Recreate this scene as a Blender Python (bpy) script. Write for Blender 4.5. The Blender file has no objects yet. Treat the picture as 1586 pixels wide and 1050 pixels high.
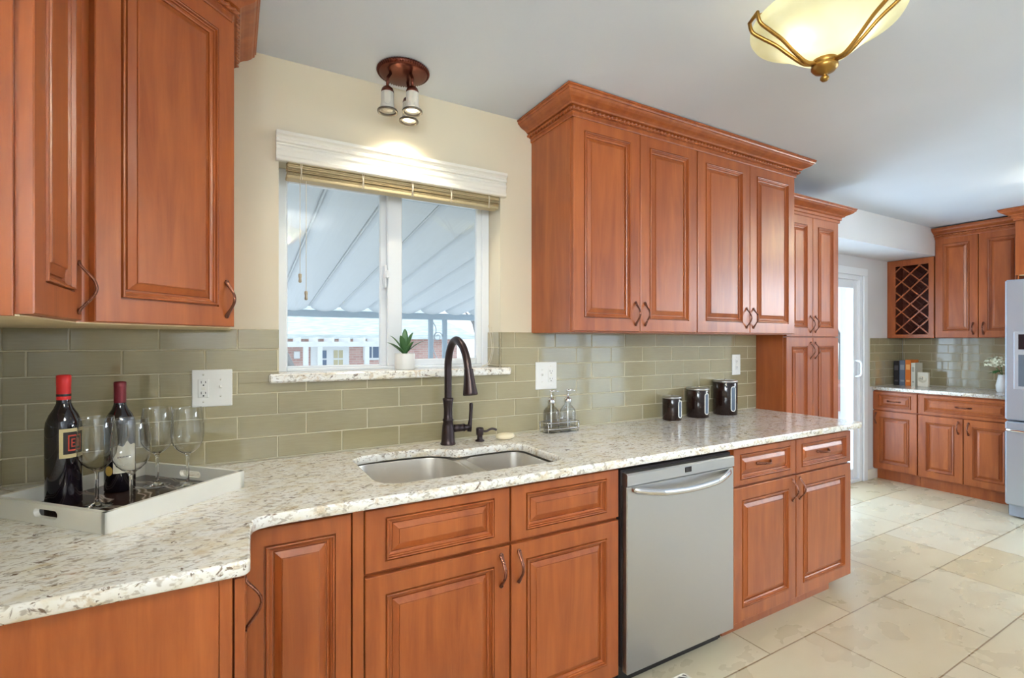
import bpy, math, random
from mathutils import Vector, Matrix
from mathutils.geometry import tessellate_polygon
PI = math.pi
random.seed(7)
SC = bpy.context.scene
COL = SC.collection

# ------------------------------------------------------------------ camera
cam_d = bpy.data.cameras.new('camera')
cam = bpy.data.objects.new('camera', cam_d); COL.objects.link(cam)
cam.location = (0, 0, 1.357)
cam.rotation_euler = (PI/2, 0, -math.radians(29.67))
cam_d.sensor_width = 36; cam_d.lens = 765.5/1586*36
cam_d.shift_y = 4.6/1586
cam_d.clip_start = 0.02; cam_d.clip_end = 300
SC.camera = cam

# ------------------------------------------------------------------ sky, daylight, exposure
SC.view_settings.view_transform = 'Standard'
SC.view_settings.look = 'None'
SC.view_settings.gamma = 1
SC.view_settings.exposure = 1.17
world = bpy.data.worlds.new('overcast_sky'); SC.world = world
world.use_nodes = True
bg = world.node_tree.nodes['Background']
bg.inputs[0].default_value = (0.80, 0.90, 1.0, 1)
bg.inputs[1].default_value = 0.82

def area(name, loc, rot, sx, sy, power, color):
    l = bpy.data.lights.new(name, 'AREA'); l.shape = 'RECTANGLE'
    l.size = sx; l.size_y = sy; l.energy = power; l.color = color
    o = bpy.data.objects.new(name, l); o.location = loc; o.rotation_euler = rot
    COL.objects.link(o); return o
# daylight arriving through the glazed openings (lamps just outside each pane; the high windows are added)
DAY = (0.60, 0.80, 1.0); EXL = 6.17
area('daylight_sliding_door', (4.50, 2.72, 1.1), (-PI/2, 0, 0), 1.34, 1.9, 21, DAY)
area('daylight_patio_door', (5.0, -2.42, 1.1), (PI/2, 0, 0), 1.8, 1.95, 10, DAY)
area('fill_light_high_east', (EXL+0.24, -0.85, 1.875), (0, PI/2, 0), 0.68, 1.9, 42, (0.90, 0.95, 1.0))  # fill light behind an added, unseen window
area('fill_light_high_west', (-0.85, -1.15, 1.9), (0, -PI/2, 0), 0.7, 1.9, 72, (0.88, 0.94, 1.0))  # added fill lamp, cool light from the left behind the camera

# ------------------------------------------------------------------ colour + materials
def s2l(c):
    return tuple(((v/255)/12.92 if v/255 <= 0.04045 else ((v/255+0.055)/1.055)**2.4) for v in c) + (1,)
def new_mat(name):
    m = bpy.data.materials.new(name); m.use_nodes = True
    nt = m.node_tree; b = nt.nodes['Principled BSDF']
    return m, nt, b
def setp(b, **k):
    for n, v in k.items():
        b.inputs[n.replace('_', ' ')].default_value = v
def mat(name, rgb, rough=0.5, metal=0.0, **k):
    m, nt, b = new_mat(name)
    b.inputs['Base Color'].default_value = s2l(rgb)
    b.inputs['Roughness'].default_value = rough
    b.inputs['Metallic'].default_value = metal
    for n, v in k.items(): b.inputs[n.replace('_', ' ')].default_value = v
    # a fine surface grain so that no surface is perfectly uniform
    tc = nt.nodes.new('ShaderNodeTexCoord'); no = nt.nodes.new('ShaderNodeTexNoise')
    no.inputs['Scale'].default_value = 60
    nt.links.new(tc.outputs['Object'], no.inputs['Vector'])
    mr = nt.nodes.new('ShaderNodeMapRange')
    mr.inputs['To Min'].default_value = max(0, rough-0.04); mr.inputs['To Max'].default_value = min(1, rough+0.04)
    nt.links.new(no.outputs[0], mr.inputs[0]); nt.links.new(mr.outputs[0], b.inputs['Roughness'])
    return m
def N(nt, t, **k):
    n = nt.nodes.new(t)
    for a, v in k.items(): setattr(n, a, v)
    return n
def coords(nt, scale=(1, 1, 1), loc=(0, 0, 0), rot=(0, 0, 0)):
    tc = N(nt, 'ShaderNodeTexCoord'); mp = N(nt, 'ShaderNodeMapping')
    mp.inputs['Scale'].default_value = scale; mp.inputs['Location'].default_value = loc; mp.inputs['Rotation'].default_value = rot
    nt.links.new(tc.outputs['Object'], mp.inputs['Vector']); return mp.outputs[0]
def noise(nt, vec, scale, detail=3, rough=0.55, dist=0.0):
    n = N(nt, 'ShaderNodeTexNoise'); n.inputs['Scale'].default_value = scale
    n.inputs['Detail'].default_value = detail; n.inputs['Roughness'].default_value = rough; n.inputs['Distortion'].default_value = dist
    nt.links.new(vec, n.inputs['Vector']); return n.outputs[0]
def ramp(nt, fac, stops, interp='LINEAR'):
    r = N(nt, 'ShaderNodeValToRGB'); cr = r.color_ramp; cr.interpolation = interp
    while len(cr.elements) < len(stops): cr.elements.new(0.5)
    for e, (p, c) in zip(cr.elements, stops): e.position = p; e.color = c
    nt.links.new(fac, r.inputs[0]); return r.outputs[0]
def mix(nt, fac, a, b, blend='MIX'):
    m = N(nt, 'ShaderNodeMix', data_type='RGBA', blend_type=blend)
    for s, v in ((m.inputs[0], fac), (m.inputs[6], a), (m.inputs[7], b)):
        if hasattr(v, 'is_output') or isinstance(v, bpy.types.NodeSocket): nt.links.new(v, s)
        else: s.default_value = v
    return m.outputs[2]
def bump(nt, b, height, strength=0.2, dist=0.002):
    n = N(nt, 'ShaderNodeBump'); n.inputs['Strength'].default_value = strength; n.inputs['Distance'].default_value = dist
    nt.links.new(height, n.inputs['Height']); nt.links.new(n.outputs[0], b.inputs['Normal'])

def wood_mat(name, c1, c2, rough=0.33):
    m, nt, b = new_mat(name)
    v = coords(nt, (9, 9, 0.9))
    n1 = noise(nt, v, 2.2, 5, 0.6, 0.6)
    v2 = coords(nt, (60, 60, 2.0)); n2 = noise(nt, v2, 3.0, 3)
    v3 = coords(nt, (1, 1, 1)); n3 = noise(nt, v3, 2.3, 2)
    col = ramp(nt, n1, [(0.28, s2l(c2)), (0.72, s2l(c1))])
    col = mix(nt, ramp(nt, n2, [(0.35, (0, 0, 0, 1)), (0.75, (0.22, 0.22, 0.22, 1))]), col, s2l(c2))
    col = mix(nt, ramp(nt, n3, [(0.35, (0, 0, 0, 1)), (0.7, (0.35, 0.35, 0.35, 1))]), col, s2l([min(255, x*1.08) for x in c1]))
    nt.links.new(col, b.inputs['Base Color'])
    setp(b, Roughness=rough, Coat_Weight=0.12, Coat_Roughness=0.25)
    bump(nt, b, n2, 0.05, 0.0006)
    return m
WOOD = wood_mat('cherry_stained_maple', (172, 94, 44), (128, 58, 23))
WOOD_IN = wood_mat('shaded_cabinet_inside', (104, 46, 28), (82, 34, 20), 0.5)  # darker copy of the cherry wood, inner shade put into the colour
PLY = wood_mat('birch_ply', (226, 206, 168), (208, 184, 142), 0.6)

def paint(name, rgb, rough=0.6, tex=0.12):
    m, nt, b = new_mat(name)
    v = coords(nt); n = noise(nt, v, 90, 3); n2 = noise(nt, v, 1.4, 2)
    c = s2l(rgb); c2 = s2l([x*0.97 for x in rgb])
    nt.links.new(ramp(nt, n2, [(0.3, c2), (0.7, c)]), b.inputs['Base Color'])
    setp(b, Roughness=rough); bump(nt, b, n, tex, 0.0015); return m
WALL = paint('beige_wall_paint', (228, 217, 192))
WALLW = paint('white_wall_paint', (222, 222, 224))
CEIL = paint('ceiling_paint', (218, 226, 236), 0.7, 0.2)
TRIM = mat('white_trim_paint', (236, 232, 220), 0.35)
VINYL = mat('white_vinyl', (236, 240, 244), 0.3)

def granite_mat():
    m, nt, b = new_mat('cream_granite')
    v = coords(nt, (1.0, 1.7, 1.3), rot=(0, 0, -0.35))
    base = ramp(nt, noise(nt, v, 12, 4, 0.6, 0.5), [(0.30, s2l((232, 220, 192))), (0.48, s2l((250, 246, 236))), (0.75, s2l((254, 253, 250)))])
    tan = ramp(nt, noise(nt, v, 26, 3, 0.6, 0.8), [(0.56, (0, 0, 0, 1)), (0.66, (0.5, 0.5, 0.5, 1))])
    c = mix(nt, tan, base, s2l((196, 164, 112)))
    gr = ramp(nt, noise(nt, v, 40, 2, 0.5, 0.3), [(0.60, (0, 0, 0, 1)), (0.66, (0.6, 0.6, 0.6, 1))])
    c = mix(nt, gr, c, s2l((150, 134, 112)))
    dk = ramp(nt, noise(nt, v, 36, 4, 0.62, 1.2), [(0.60, (0, 0, 0, 1)), (0.65, (0.9, 0.9, 0.9, 1))])
    st = ramp(nt, noise(nt, coords(nt, (1.0, 2.6, 1.6), rot=(0, 0, -0.3)), 58, 3, 0.6, 0.6), [(0.56, (0, 0, 0, 1)), (0.64, (0.5, 0.5, 0.5, 1))])
    c = mix(nt, st, c, s2l((158, 136, 106)))
    big = ramp(nt, noise(nt, v, 8, 2), [(0.38, (0.2, 0.2, 0.2, 1)), (0.54, (1, 1, 1, 1))])
    dk2 = mix(nt, 1.0, dk, big, 'MULTIPLY')
    c = mix(nt, dk2, c, s2l((104, 76, 50)))
    rust = ramp(nt, noise(nt, v, 7, 3, 0.6, 1.0), [(0.66, (0, 0, 0, 1)), (0.76, (0.5, 0.5, 0.5, 1))])
    c = mix(nt, rust, c, s2l((182, 130, 74)))
    nt.links.new(c, b.inputs['Base Color'])
    setp(b, Roughness=0.16, Coat_Weight=0.3, Coat_Roughness=0.06)
    return m
GRANITE = granite_mat()

def floor_mat():
    m, nt, b = new_mat('travertine_floor_tile')
    v = coords(nt, loc=(-0.06, -0.02, 0))
    br = N(nt, 'ShaderNodeTexBrick')
    br.offset = 0.5; br.offset_frequency = 2; br.squash = 1.0
    for n, x in (('Scale', 1.0), ('Mortar Size', 0.0035), ('Mortar Smooth', 0.3), ('Brick Width', 0.66), ('Row Height', 0.43), ('Bias', 0.0)):
        br.inputs[n].default_value = x
    br.inputs['Color1'].default_value = s2l((206, 190, 156)); br.inputs['Color2'].default_value = s2l((218, 208, 184))
    br.inputs['Mortar'].default_value = s2l((158, 134, 100))
    nt.links.new(v, br.inputs['Vector'])
    vv = coords(nt, (1, 1.5, 1)); n1 = noise(nt, vv, 3.6, 4, 0.5, 0.25)
    cloud = ramp(nt, n1, [(0.3, s2l((206, 182, 144))), (0.7, s2l((250, 246, 238)))])
    c = mix(nt, 0.2, br.outputs[0], cloud, 'MULTIPLY')
    pit = ramp(nt, noise(nt, coords(nt, (1, 2.2, 1)), 38, 3, 0.6, 0.5), [(0.70, (0, 0, 0, 1)), (0.76, (0.55, 0.55, 0.55, 1))])
    c = mix(nt, pit, c, s2l((150, 112, 70)))
    nt.links.new(c, b.inputs['Base Color'])
    rr = N(nt, 'ShaderNodeMapRange'); rr.inputs['To Min'].default_value = 0.23; rr.inputs['To Max'].default_value = 0.33
    nt.links.new(n1, rr.inputs[0]); nt.links.new(rr.outputs[0], b.inputs['Roughness'])
    inv = N(nt, 'ShaderNodeMath', operation='SUBTRACT'); inv.inputs[0].default_value = 1.0
    nt.links.new(br.outputs[1], inv.inputs[1])
    h = N(nt, 'ShaderNodeMath', operation='SUBTRACT'); nt.links.new(inv.outputs[0], h.inputs[0])
    pv = N(nt, 'ShaderNodeMath', operation='MULTIPLY'); pv.inputs[1].default_value = 0.6
    nt.links.new(pit, pv.inputs[0]); nt.links.new(pv.outputs[0], h.inputs[1])
    bump(nt, b, h.outputs[0], 0.5, 0.003)
    return m
FLOOR = floor_mat()

def tile_mat():
    m, nt, b = new_mat('olive_grey_glass_tile')
    v = coords(nt)
    n1 = noise(nt, v, 3.0, 2); n2 = noise(nt, coords(nt, (3, 3, 40)), 6, 3)
    c = ramp(nt, n1, [(0.3, s2l((150, 139, 106))), (0.7, s2l((166, 155, 121)))])
    c = mix(nt, ramp(nt, n2, [(0.4, (0, 0, 0, 1)), (0.8, (0.25, 0.25, 0.25, 1))]), c, s2l((182, 172, 140)))
    nt.links.new(c, b.inputs['Base Color'])
    setp(b, Roughness=0.07, Coat_Weight=0.6, Coat_Roughness=0.03)
    return m
TILE = tile_mat()
GROUT = mat('cream_grout', (206, 196, 166), 0.8)

STEEL = mat('brushed_stainless', (186, 184, 182), 0.38, 1.0)
STEELF = mat('fridge_stainless', (188, 198, 210), 0.38, 0.85)
SINKM = mat('sink_stainless', (222, 216, 206), 0.36, 0.9)
CHROME = mat('chrome', (220, 220, 222), 0.08, 1.0)
BRONZE = mat('dark_oil_rubbed_bronze', (66, 56, 58), 0.33, 0.8)
PULL = mat('antique_copper_pull', (128, 82, 66), 0.28, 0.85)
BRASS = mat('antique_brass', (158, 120, 60), 0.32, 0.9)
COPPERB = mat('dark_copper_canopy', (104, 54, 40), 0.25, 0.8)
BLACK = mat('black_plastic', (26, 22, 24), 0.35)
DARKREC = mat('dark_shadow_gap', (30, 18, 16), 0.7)
WHITEP = mat('white_plastic', (236, 234, 228), 0.35)
WHITEPT = mat('white_lacquer', (232, 228, 216), 0.3)
CERAM = mat('white_ceramic', (236, 236, 232), 0.3)
SOAP = mat('ivory_soap', (240, 226, 192), 0.45)
BAMBOO = mat('tan_bamboo_slats', (192, 174, 134), 0.55)
CORD = mat('cord', (222, 212, 190), 0.7)
CANM = mat('dark_brown_enamel', (36, 20, 16), 0.12)
CREAML = mat('cream_label', (226, 208, 156), 0.6)
IVORYL = mat('ivory_label', (234, 226, 204), 0.6)
BLACKL = mat('black_label', (34, 26, 26), 0.5)
REDL = mat('red_label', (214, 74, 54), 0.5)
GOLDL = mat('gold_label', (200, 164, 80), 0.4)
GREYTXT = mat('grey_print', (120, 112, 104), 0.6)
REDFOIL = mat('red_foil', (214, 44, 46), 0.35, 0.2)
WINEFOIL = mat('burgundy_foil', (112, 26, 40), 0.35, 0.2)
BOTTLE = mat('dark_wine_bottle_glass', (18, 12, 20), 0.05, 0.0, Coat_Weight=0.5)
LEAF = mat('green_leaf', (70, 110, 62), 0.4)
LEAFD = mat('hydrangea_leaf', (70, 118, 58), 0.5)
PETAL = mat('cream_petal', (232, 230, 200), 0.6)
SCREEN = mat('dark_display', (30, 24, 30), 0.15)
RUBBER = mat('grey_gasket', (70, 70, 74), 0.6)
RUGM = None

def glass_mat(name, rgb=(255, 255, 255), rough=0.0, ior=1.45):
    m, nt, b = new_mat(name)
    setp(b, Roughness=rough, IOR=ior); b.inputs['Base Color'].default_value = s2l(rgb)
    b.inputs['Transmission Weight'].default_value = 1.0
    return m

def pane_mat(name, tint=(0.95, 0.97, 0.98, 1), gain=1.8):
    m = bpy.data.materials.new(name); m.use_nodes = True; nt = m.node_tree
    nt.nodes.remove(nt.nodes['Principled BSDF']); out = nt.nodes['Material Output']
    t = N(nt, 'ShaderNodeBsdfTransparent'); t.inputs[0].default_value = tint
    g = N(nt, 'ShaderNodeBsdfGlossy'); g.inputs['Roughness'].default_value = 0.0
    fr = N(nt, 'ShaderNodeFresnel'); fr.inputs[0].default_value = 1.45
    mx = N(nt, 'ShaderNodeMixShader')
    ge = N(nt, 'ShaderNodeNewGeometry'); om = N(nt, 'ShaderNodeMath', operation='SUBTRACT'); om.inputs[0].default_value = 1.0
    nt.links.new(ge.outputs['Backfacing'], om.inputs[1])
    ml = N(nt, 'ShaderNodeMath', operation='MULTIPLY'); nt.links.new(fr.outputs[0], ml.inputs[0]); nt.links.new(om.outputs[0], ml.inputs[1])
    m2 = N(nt, 'ShaderNodeMath', operation='MULTIPLY', use_clamp=True); m2.inputs[1].default_value = gain; nt.links.new(ml.outputs[0], m2.inputs[0])   # both faces of the pane reflect
    nt.links.new(m2.outputs[0], mx.inputs[0]); nt.links.new(t.outputs[0], mx.inputs[1]); nt.links.new(g.outputs[0], mx.inputs[2])
    nt.links.new(mx.outputs[0], out.inputs[0]); return m
PANE = pane_mat('window_pane_glass')
GLASS = pane_mat('clear_thin_glass', (0.995, 1.0, 1.0, 1), 2.6)
SOLIDGLASS = glass_mat('solid_glass_stem')
def emit_mat(name, rgb, strength):
    m, nt, b = new_mat(name)
    b.inputs['Base Color'].default_value = s2l(rgb)
    b.inputs['Emission Color'].default_value = s2l(rgb); b.inputs['Emission Strength'].default_value = strength
    return m

# ------------------------------------------------------------------ mesh building
class MB:
    def __init__(self): self.v = []; self.f = []; self.mi = []; self.sm = []
    def add(self, vs, fs, M=None, mi=0, smooth=False):
        o = len(self.v)
        for p in vs:
            p = Vector(p)
            if M is not None: p = M @ p
            self.v.append(p)
        for f in fs:
            self.f.append([i+o for i in f]); self.mi.append(mi); self.sm.append(smooth)
        return self
    def box(self, x0, y0, z0, x1, y1, z1, c=0.0, M=None, mi=0):
        if x0 > x1: x0, x1 = x1, x0
        if y0 > y1: y0, y1 = y1, y0
        if z0 > z1: z0, z1 = z1, z0
        c = min(c, (x1-x0)*0.45, (y1-y0)*0.45, (z1-z0)*0.45)
        if c <= 0:
            vs = [(x, y, z) for z in (z0, z1) for y in (y0, y1) for x in (x0, x1)]
            fs = [(0, 2, 3, 1), (4, 5, 7, 6), (0, 1, 5, 4), (2, 6, 7, 3), (0, 4, 6, 2), (1, 3, 7, 5)]
            return self.add(vs, fs, M, mi)
        # chamfered box: each corner gives three vertices, one per face it touches
        X = (x0, x1); Y = (y0, y1); Z = (z0, z1); vs = []; idx = {}
        for i in (0, 1):
            for j in (0, 1):
                for k in (0, 1):
                    s = (1-2*i, 1-2*j, 1-2*k)
                    for a in range(3):
                        p = [X[i], Y[j], Z[k]]
                        for b in range(3):
                            if b != a: p[b] += s[b]*c
                        idx[(i, j, k, a)] = len(vs); vs.append(tuple(p))
        fs = []
        def q(l): fs.append([idx[t] for t in l])
        for i in (0, 1):
            q([(i, 0, 0, 0), (i, 1, 0, 0), (i, 1, 1, 0), (i, 0, 1, 0)]); q([(0, i, 0, 1), (1, i, 0, 1), (1, i, 1, 1), (0, i, 1, 1)]); q([(0, 0, i, 2), (1, 0, i, 2), (1, 1, i, 2), (0, 1, i, 2)])
            for j in (0, 1):
                q([(i, j, 0, 0), (i, j, 1, 0), (i, j, 1, 1), (i, j, 0, 1)])
                q([(i, 0, j, 0), (i, 1, j, 0), (i, 1, j, 2), (i, 0, j, 2)])
                q([(0, i, j, 1), (1, i, j, 1), (1, i, j, 2), (0, i, j, 2)])
                for k in (0, 1): q([(i, j, k, 0), (i, j, k, 1), (i, j, k, 2)])
        ctr = Vector(((x0+x1)/2, (y0+y1)/2, (z0+z1)/2))
        for f in fs:
            a, b, d = [Vector(vs[t]) for t in f[:3]]
            if (b-a).cross(d-a).dot(a-ctr) < 0: f.reverse()
        return self.add(vs, fs, M, mi)
    def loops(self, loops, closed=True, cap0=False, cap1=False, M=None, mi=0, smooth=True):
        """skin a list of equal-length point loops"""
        n = len(loops[0]); vs = [p for l in loops for p in l]; fs = []
        for k in range(len(loops)-1):
            for i in range(n if closed else n-1):
                j = (i+1) % n
                fs.append((k*n+i, k*n+j, (k+1)*n+j, (k+1)*n+i))
        if cap0: fs.append(tuple(range(n-1, -1, -1)))
        if cap1: fs.append(tuple((len(loops)-1)*n+i for i in range(n)))
        return self.add(vs, fs, M, mi, smooth)
    def lathe(self, prof, c=(0, 0, 0), n=32, M=None, mi=0, smooth=True, cap0=False, cap1=False, rib=None):
        ls = []
        for r, z in prof:
            l = []
            for i in range(n):
                a = 2*PI*i/n; rr = r*(1+(rib[1]*math.cos(a*rib[0]) if rib else 0))
                l.append((c[0]+rr*math.cos(a), c[1]+rr*math.sin(a), c[2]+z))
            ls.append(l)
        return self.loops(ls, True, cap0, cap1, M, mi, smooth)
    def tube(self, pts, rad, n=10, M=None, mi=0, ell=None, up=None, caps=True):
        """tube along pts; rad a number or list; ell=(a,b) list scales the section along (side, normal)"""
        P = [Vector(p) for p in pts]; m = len(P)
        R = rad if isinstance(rad, (list, tuple)) else [rad]*m
        T = []
        for i in range(m):
            t = (P[min(i+1, m-1)]-P[max(i-1, 0)]); T.append(t.normalized())
        u = Vector(up) if up else (Vector((0, 0, 1)) if abs(T[0].z) < 0.9 else Vector((1, 0, 0)))
        ls = []
        for i in range(m):
            u = (u-T[i]*u.dot(T[i])).normalized(); w = T[i].cross(u)
            ea, eb = ell[i] if ell else (1, 1)
            ls.append([P[i]+u*(math.cos(2*PI*k/n)*R[i]*ea)+w*(math.sin(2*PI*k/n)*R[i]*eb) for k in range(n)])
        return self.loops(ls, True, caps, caps, M, mi, True)
    def sweep(self, path, prof, M=None, mi=0, smooth=False, side=1, caps=True):
        """sweep profile (out, z) along an open XY path with mitred corners; outward is the right-hand side"""
        P = [Vector(p) for p in path]; m = len(P); ls = []
        for i in range(m):
            ns = []
            if i > 0: d = (P[i]-P[i-1]).normalized(); ns.append(Vector((d.y, -d.x))*side)
            if i < m-1: d = (P[i+1]-P[i]).normalized(); ns.append(Vector((d.y, -d.x))*side)
            if len(ns) == 2: nn = (ns[0]+ns[1]).normalized(); nn = nn/max(0.2, nn.dot(ns[0]))
            else: nn = ns[0]
            ls.append([(P[i].x+nn.x*o, P[i].y+nn.y*o, z) for o, z in prof])
        n = len(prof)
        vs = [p for l in ls for p in l]; fs = []
        for k in range(m-1):
            for i in range(n-1):
                fs.append((k*n+i, (k+1)*n+i, (k+1)*n+i+1, k*n+i+1))
        if caps: fs += [tuple(range(n-1, -1, -1)), tuple((m-1)*n+i for i in range(n))]
        return self.add(vs, fs, M, mi, smooth)
    def slab(self, outline, z0, z1, holes=(), c=0.0, M=None, mi=0):
        """extruded polygon with holes (outline counter-clockwise), top edge eased by c"""
        def off(poly, d):
            r = []
            n = len(poly)
            for i in range(n):
                a = Vector(poly[i-1]); b = Vector(poly[i]); e = Vector(poly[(i+1) % n])
                d1 = (b-a).normalized(); d2 = (e-b).normalized()
                nn = Vector((-d1.y-d2.y, d1.x+d2.x))
                nn = nn.normalized() if nn.length > 1e-6 else Vector((-d1.y, d1.x))
                k = max(0.4, nn.dot(Vector((-d1.y, d1.x))))
                r.append((b.x+nn.x*d/k, b.y+nn.y*d/k))
            return r
        prof = [(0, z0), (0, z1)] if c <= 0 else [(c, z0), (0, z0+c), (0, z1-c*1.6), (c*0.35, z1-c*0.5), (c*1.2, z1)]
        rings = [outline]+list(holes)
        tops, bots = [], []
        for ri, ring in enumerate(rings):
            sgn = 1  # holes are listed clockwise, so the same left-hand offset eases both
            ls = [[(x, y, z) for x, y in (off(ring, o*sgn) if o else ring)] for o, z in prof]
            self.loops(ls, True, False, False, M, mi, c > 0)
            bots.append([Vector(p) for p in ls[0]]); tops.append([Vector(p) for p in ls[-1]])
        for grp, up in ((tops, True), (bots, False)):
            flat = [p for g in grp for p in g]
            tr = tessellate_polygon(grp); fs = []
            for t in tr:
                a, b, d = [flat[i] for i in t]
                z = (b-a).cross(d-a).z
                fs.append(tuple(t) if (z > 0) == up else tuple(reversed(t)))
            self.add(flat, fs, M, mi)
        return self
    def build(self, name, mats, parent=None, world=False, local=False, origin=None, auto=None):
        mats = mats if isinstance(mats, (list, tuple)) else [mats]
        me = bpy.data.meshes.new(name)
        o = bpy.data.objects.new(name, me)
        vs = self.v
        if parent is not None:
            o.parent = parent
            if not local:
                Mi = wm(parent).inverted(); vs = [Mi @ p for p in vs]
        elif not world:
            if origin is None:
                xs = [p.x for p in vs]; ys = [p.y for p in vs]; zs = [p.z for p in vs]
                origin = Vector(((min(xs)+max(xs))/2, (min(ys)+max(ys))/2, min(zs)))
            origin = Vector(origin); o.location = origin; vs = [p-origin for p in vs]
        me.from_pydata([tuple(p) for p in vs], [], self.f)
        for m in mats: me.materials.append(m)
        for p, mi, sm in zip(me.polygons, self.mi, self.sm): p.material_index = mi; p.use_smooth = sm
        me.update(); COL.objects.link(o)
        return o
def wm(o):
    """world matrix of a root or of a part (parts sit at their root's frame)"""
    M = Matrix.Identity(4)
    while o is not None: M = o.matrix_basis @ M; o = o.parent
    return M
def tag(o, label=None, cat=None, group=None, kind=None):
    if label: o['label'] = label
    if cat: o['category'] = cat
    if group: o['group'] = group
    if kind: o['kind'] = kind
    return o
def thing(name, label, cat, loc=(0, 0, 0), rz=0, group=None, kind=None):
    o = bpy.data.objects.new(name, None); o.empty_display_size = 0.1
    o.location = loc; o.rotation_euler = (0, 0, rz); COL.objects.link(o)
    return tag(o, label, cat, group, kind)
def struct(name, mb, m, label=None, world=True):
    o = mb.build(name, m, world=world); o['kind'] = 'structure'
    if label: o['label'] = label
    return o
def copy_tree(o, parent=None):
    kids = [c for c in bpy.data.objects if c.parent == o]
    c = o.copy(); COL.objects.link(c); c.parent = parent
    for k in kids: copy_tree(k, c)
    return c
def frame(O, U):
    """front frame: x runs along U, z up, y into the cabinet"""
    U = Vector((U[0], U[1], 0)).normalized(); I = Vector((-U.y, U.x, 0))
    return Matrix(((U.x, I.x, 0, O[0]), (U.y, I.y, 0, O[1]), (0, 0, 1, O[2]), (0, 0, 0, 1)))
def arc(cx, cy, r, a0, a1, n=8):
    return [(cx+r*math.cos(math.radians(a0+(a1-a0)*i/n)), cy+r*math.sin(math.radians(a0+(a1-a0)*i/n))) for i in range(n+1)]
def bez(p, n=20):
    """Catmull-Rom through the points"""
    P = [Vector(q) for q in p]; P = [P[0]*2-P[1]]+P+[P[-1]*2-P[-2]]; r = []
    for i in range(1, len(P)-2):
        for k in range(n):
            t = k/n; a, b, c, d = P[i-1:i+3]
            r.append(0.5*((2*b)+(c-a)*t+(2*a-5*b+4*c-d)*t*t+(3*b-a-3*c+d)*t**3))
    r.append(P[-2]); return r

# ------------------------------------------------------------------ room shell
CZ = 2.44; WY = 2.08; AY = 2.5; EX = 6.17; LX = -0.61; SY = -2.2; HY = 2.106
m = MB(); m.box(LX-0.2, SY-0.2, -0.08, EX+0.2, AY+0.2, 0); struct('floor', m, FLOOR)
m = MB(); m.box(LX-0.2, SY-0.2, CZ, EX+0.2, HY, CZ+0.1); struct('ceiling', m, CEIL)
m = MB(); m.box(3.07, HY, 2.18, EX+0.2, AY+0.2, CZ+0.1); struct('ceiling_alcove', m, WALLW)
# window wall: opening x .16-1.121, z 1.20-2.06
WX0, WX1, WZ0, WZ1 = 0.16, 1.121, 1.205, 2.06
m = MB()
m.box(LX-0.2, WY, 0, WX0, WY+0.2, CZ); m.box(WX1, WY, 0, 3.07, WY+0.2, CZ)
m.box(WX0, WY, 0, WX1, WY+0.2, WZ0); m.box(WX0, WY, WZ1, WX1, WY+0.2, CZ)
struct('wall_north', m, WALL)
m = MB(); m.box(2.94, WY+0.2, 0, 3.07, AY+0.2, CZ); struct('wall_return', m, WALLW)
DX0, DX1, DZ1 = 3.80, 5.36, 2.0
m = MB(); m.box(3.07, AY, 0, DX0, AY+0.2, 2.18); m.box(DX1, AY, 0, EX, AY+0.2, 2.18); m.box(DX0, AY, DZ1, DX1, AY+0.2, 2.18)
struct('wall_alcove', m, WALLW)
m = MB(); m.box(EX, SY-0.2, 0, EX+0.2, -1.8, CZ); m.box(EX, 0.1, 0, EX+0.2, AY+0.2, CZ); m.box(EX, -1.8, 0, EX+0.2, 0.1, 1.53); m.box(EX, -1.8, 2.22, EX+0.2, 0.1, CZ)
struct('wall_east', m, WALLW)
m = MB(); m.box(LX-0.2, SY-0.2, 0, LX, -2.1, CZ); m.box(LX-0.2, -0.2, 0, LX, WY, CZ); m.box(LX-0.2, -2.1, 0, LX, -0.2, 1.55); m.box(LX-0.2, -2.1, 2.25, LX, -0.2, CZ)
struct('wall_west', m, WALL)
m = MB()
for x0, x1, z0, z1 in ((LX, 4.1, 0, CZ), (5.9, EX, 0, CZ), (4.1, 5.9, 2.05, CZ)):
    m.box(x0, SY-0.2, z0, x1, SY, z1)
struct('wall_south', m, WALLW)
m = MB()
m.box(DX1+0.075, AY-0.014, 0, 5.63, AY, 0.10, 0.003); struct('baseboard_alcove', m, TRIM)
m = MB(); m.box(2.3, SY, 0, 4.1, SY+0.014, 0.1, 0.003); struct('baseboard_south', m, TRIM)

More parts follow.
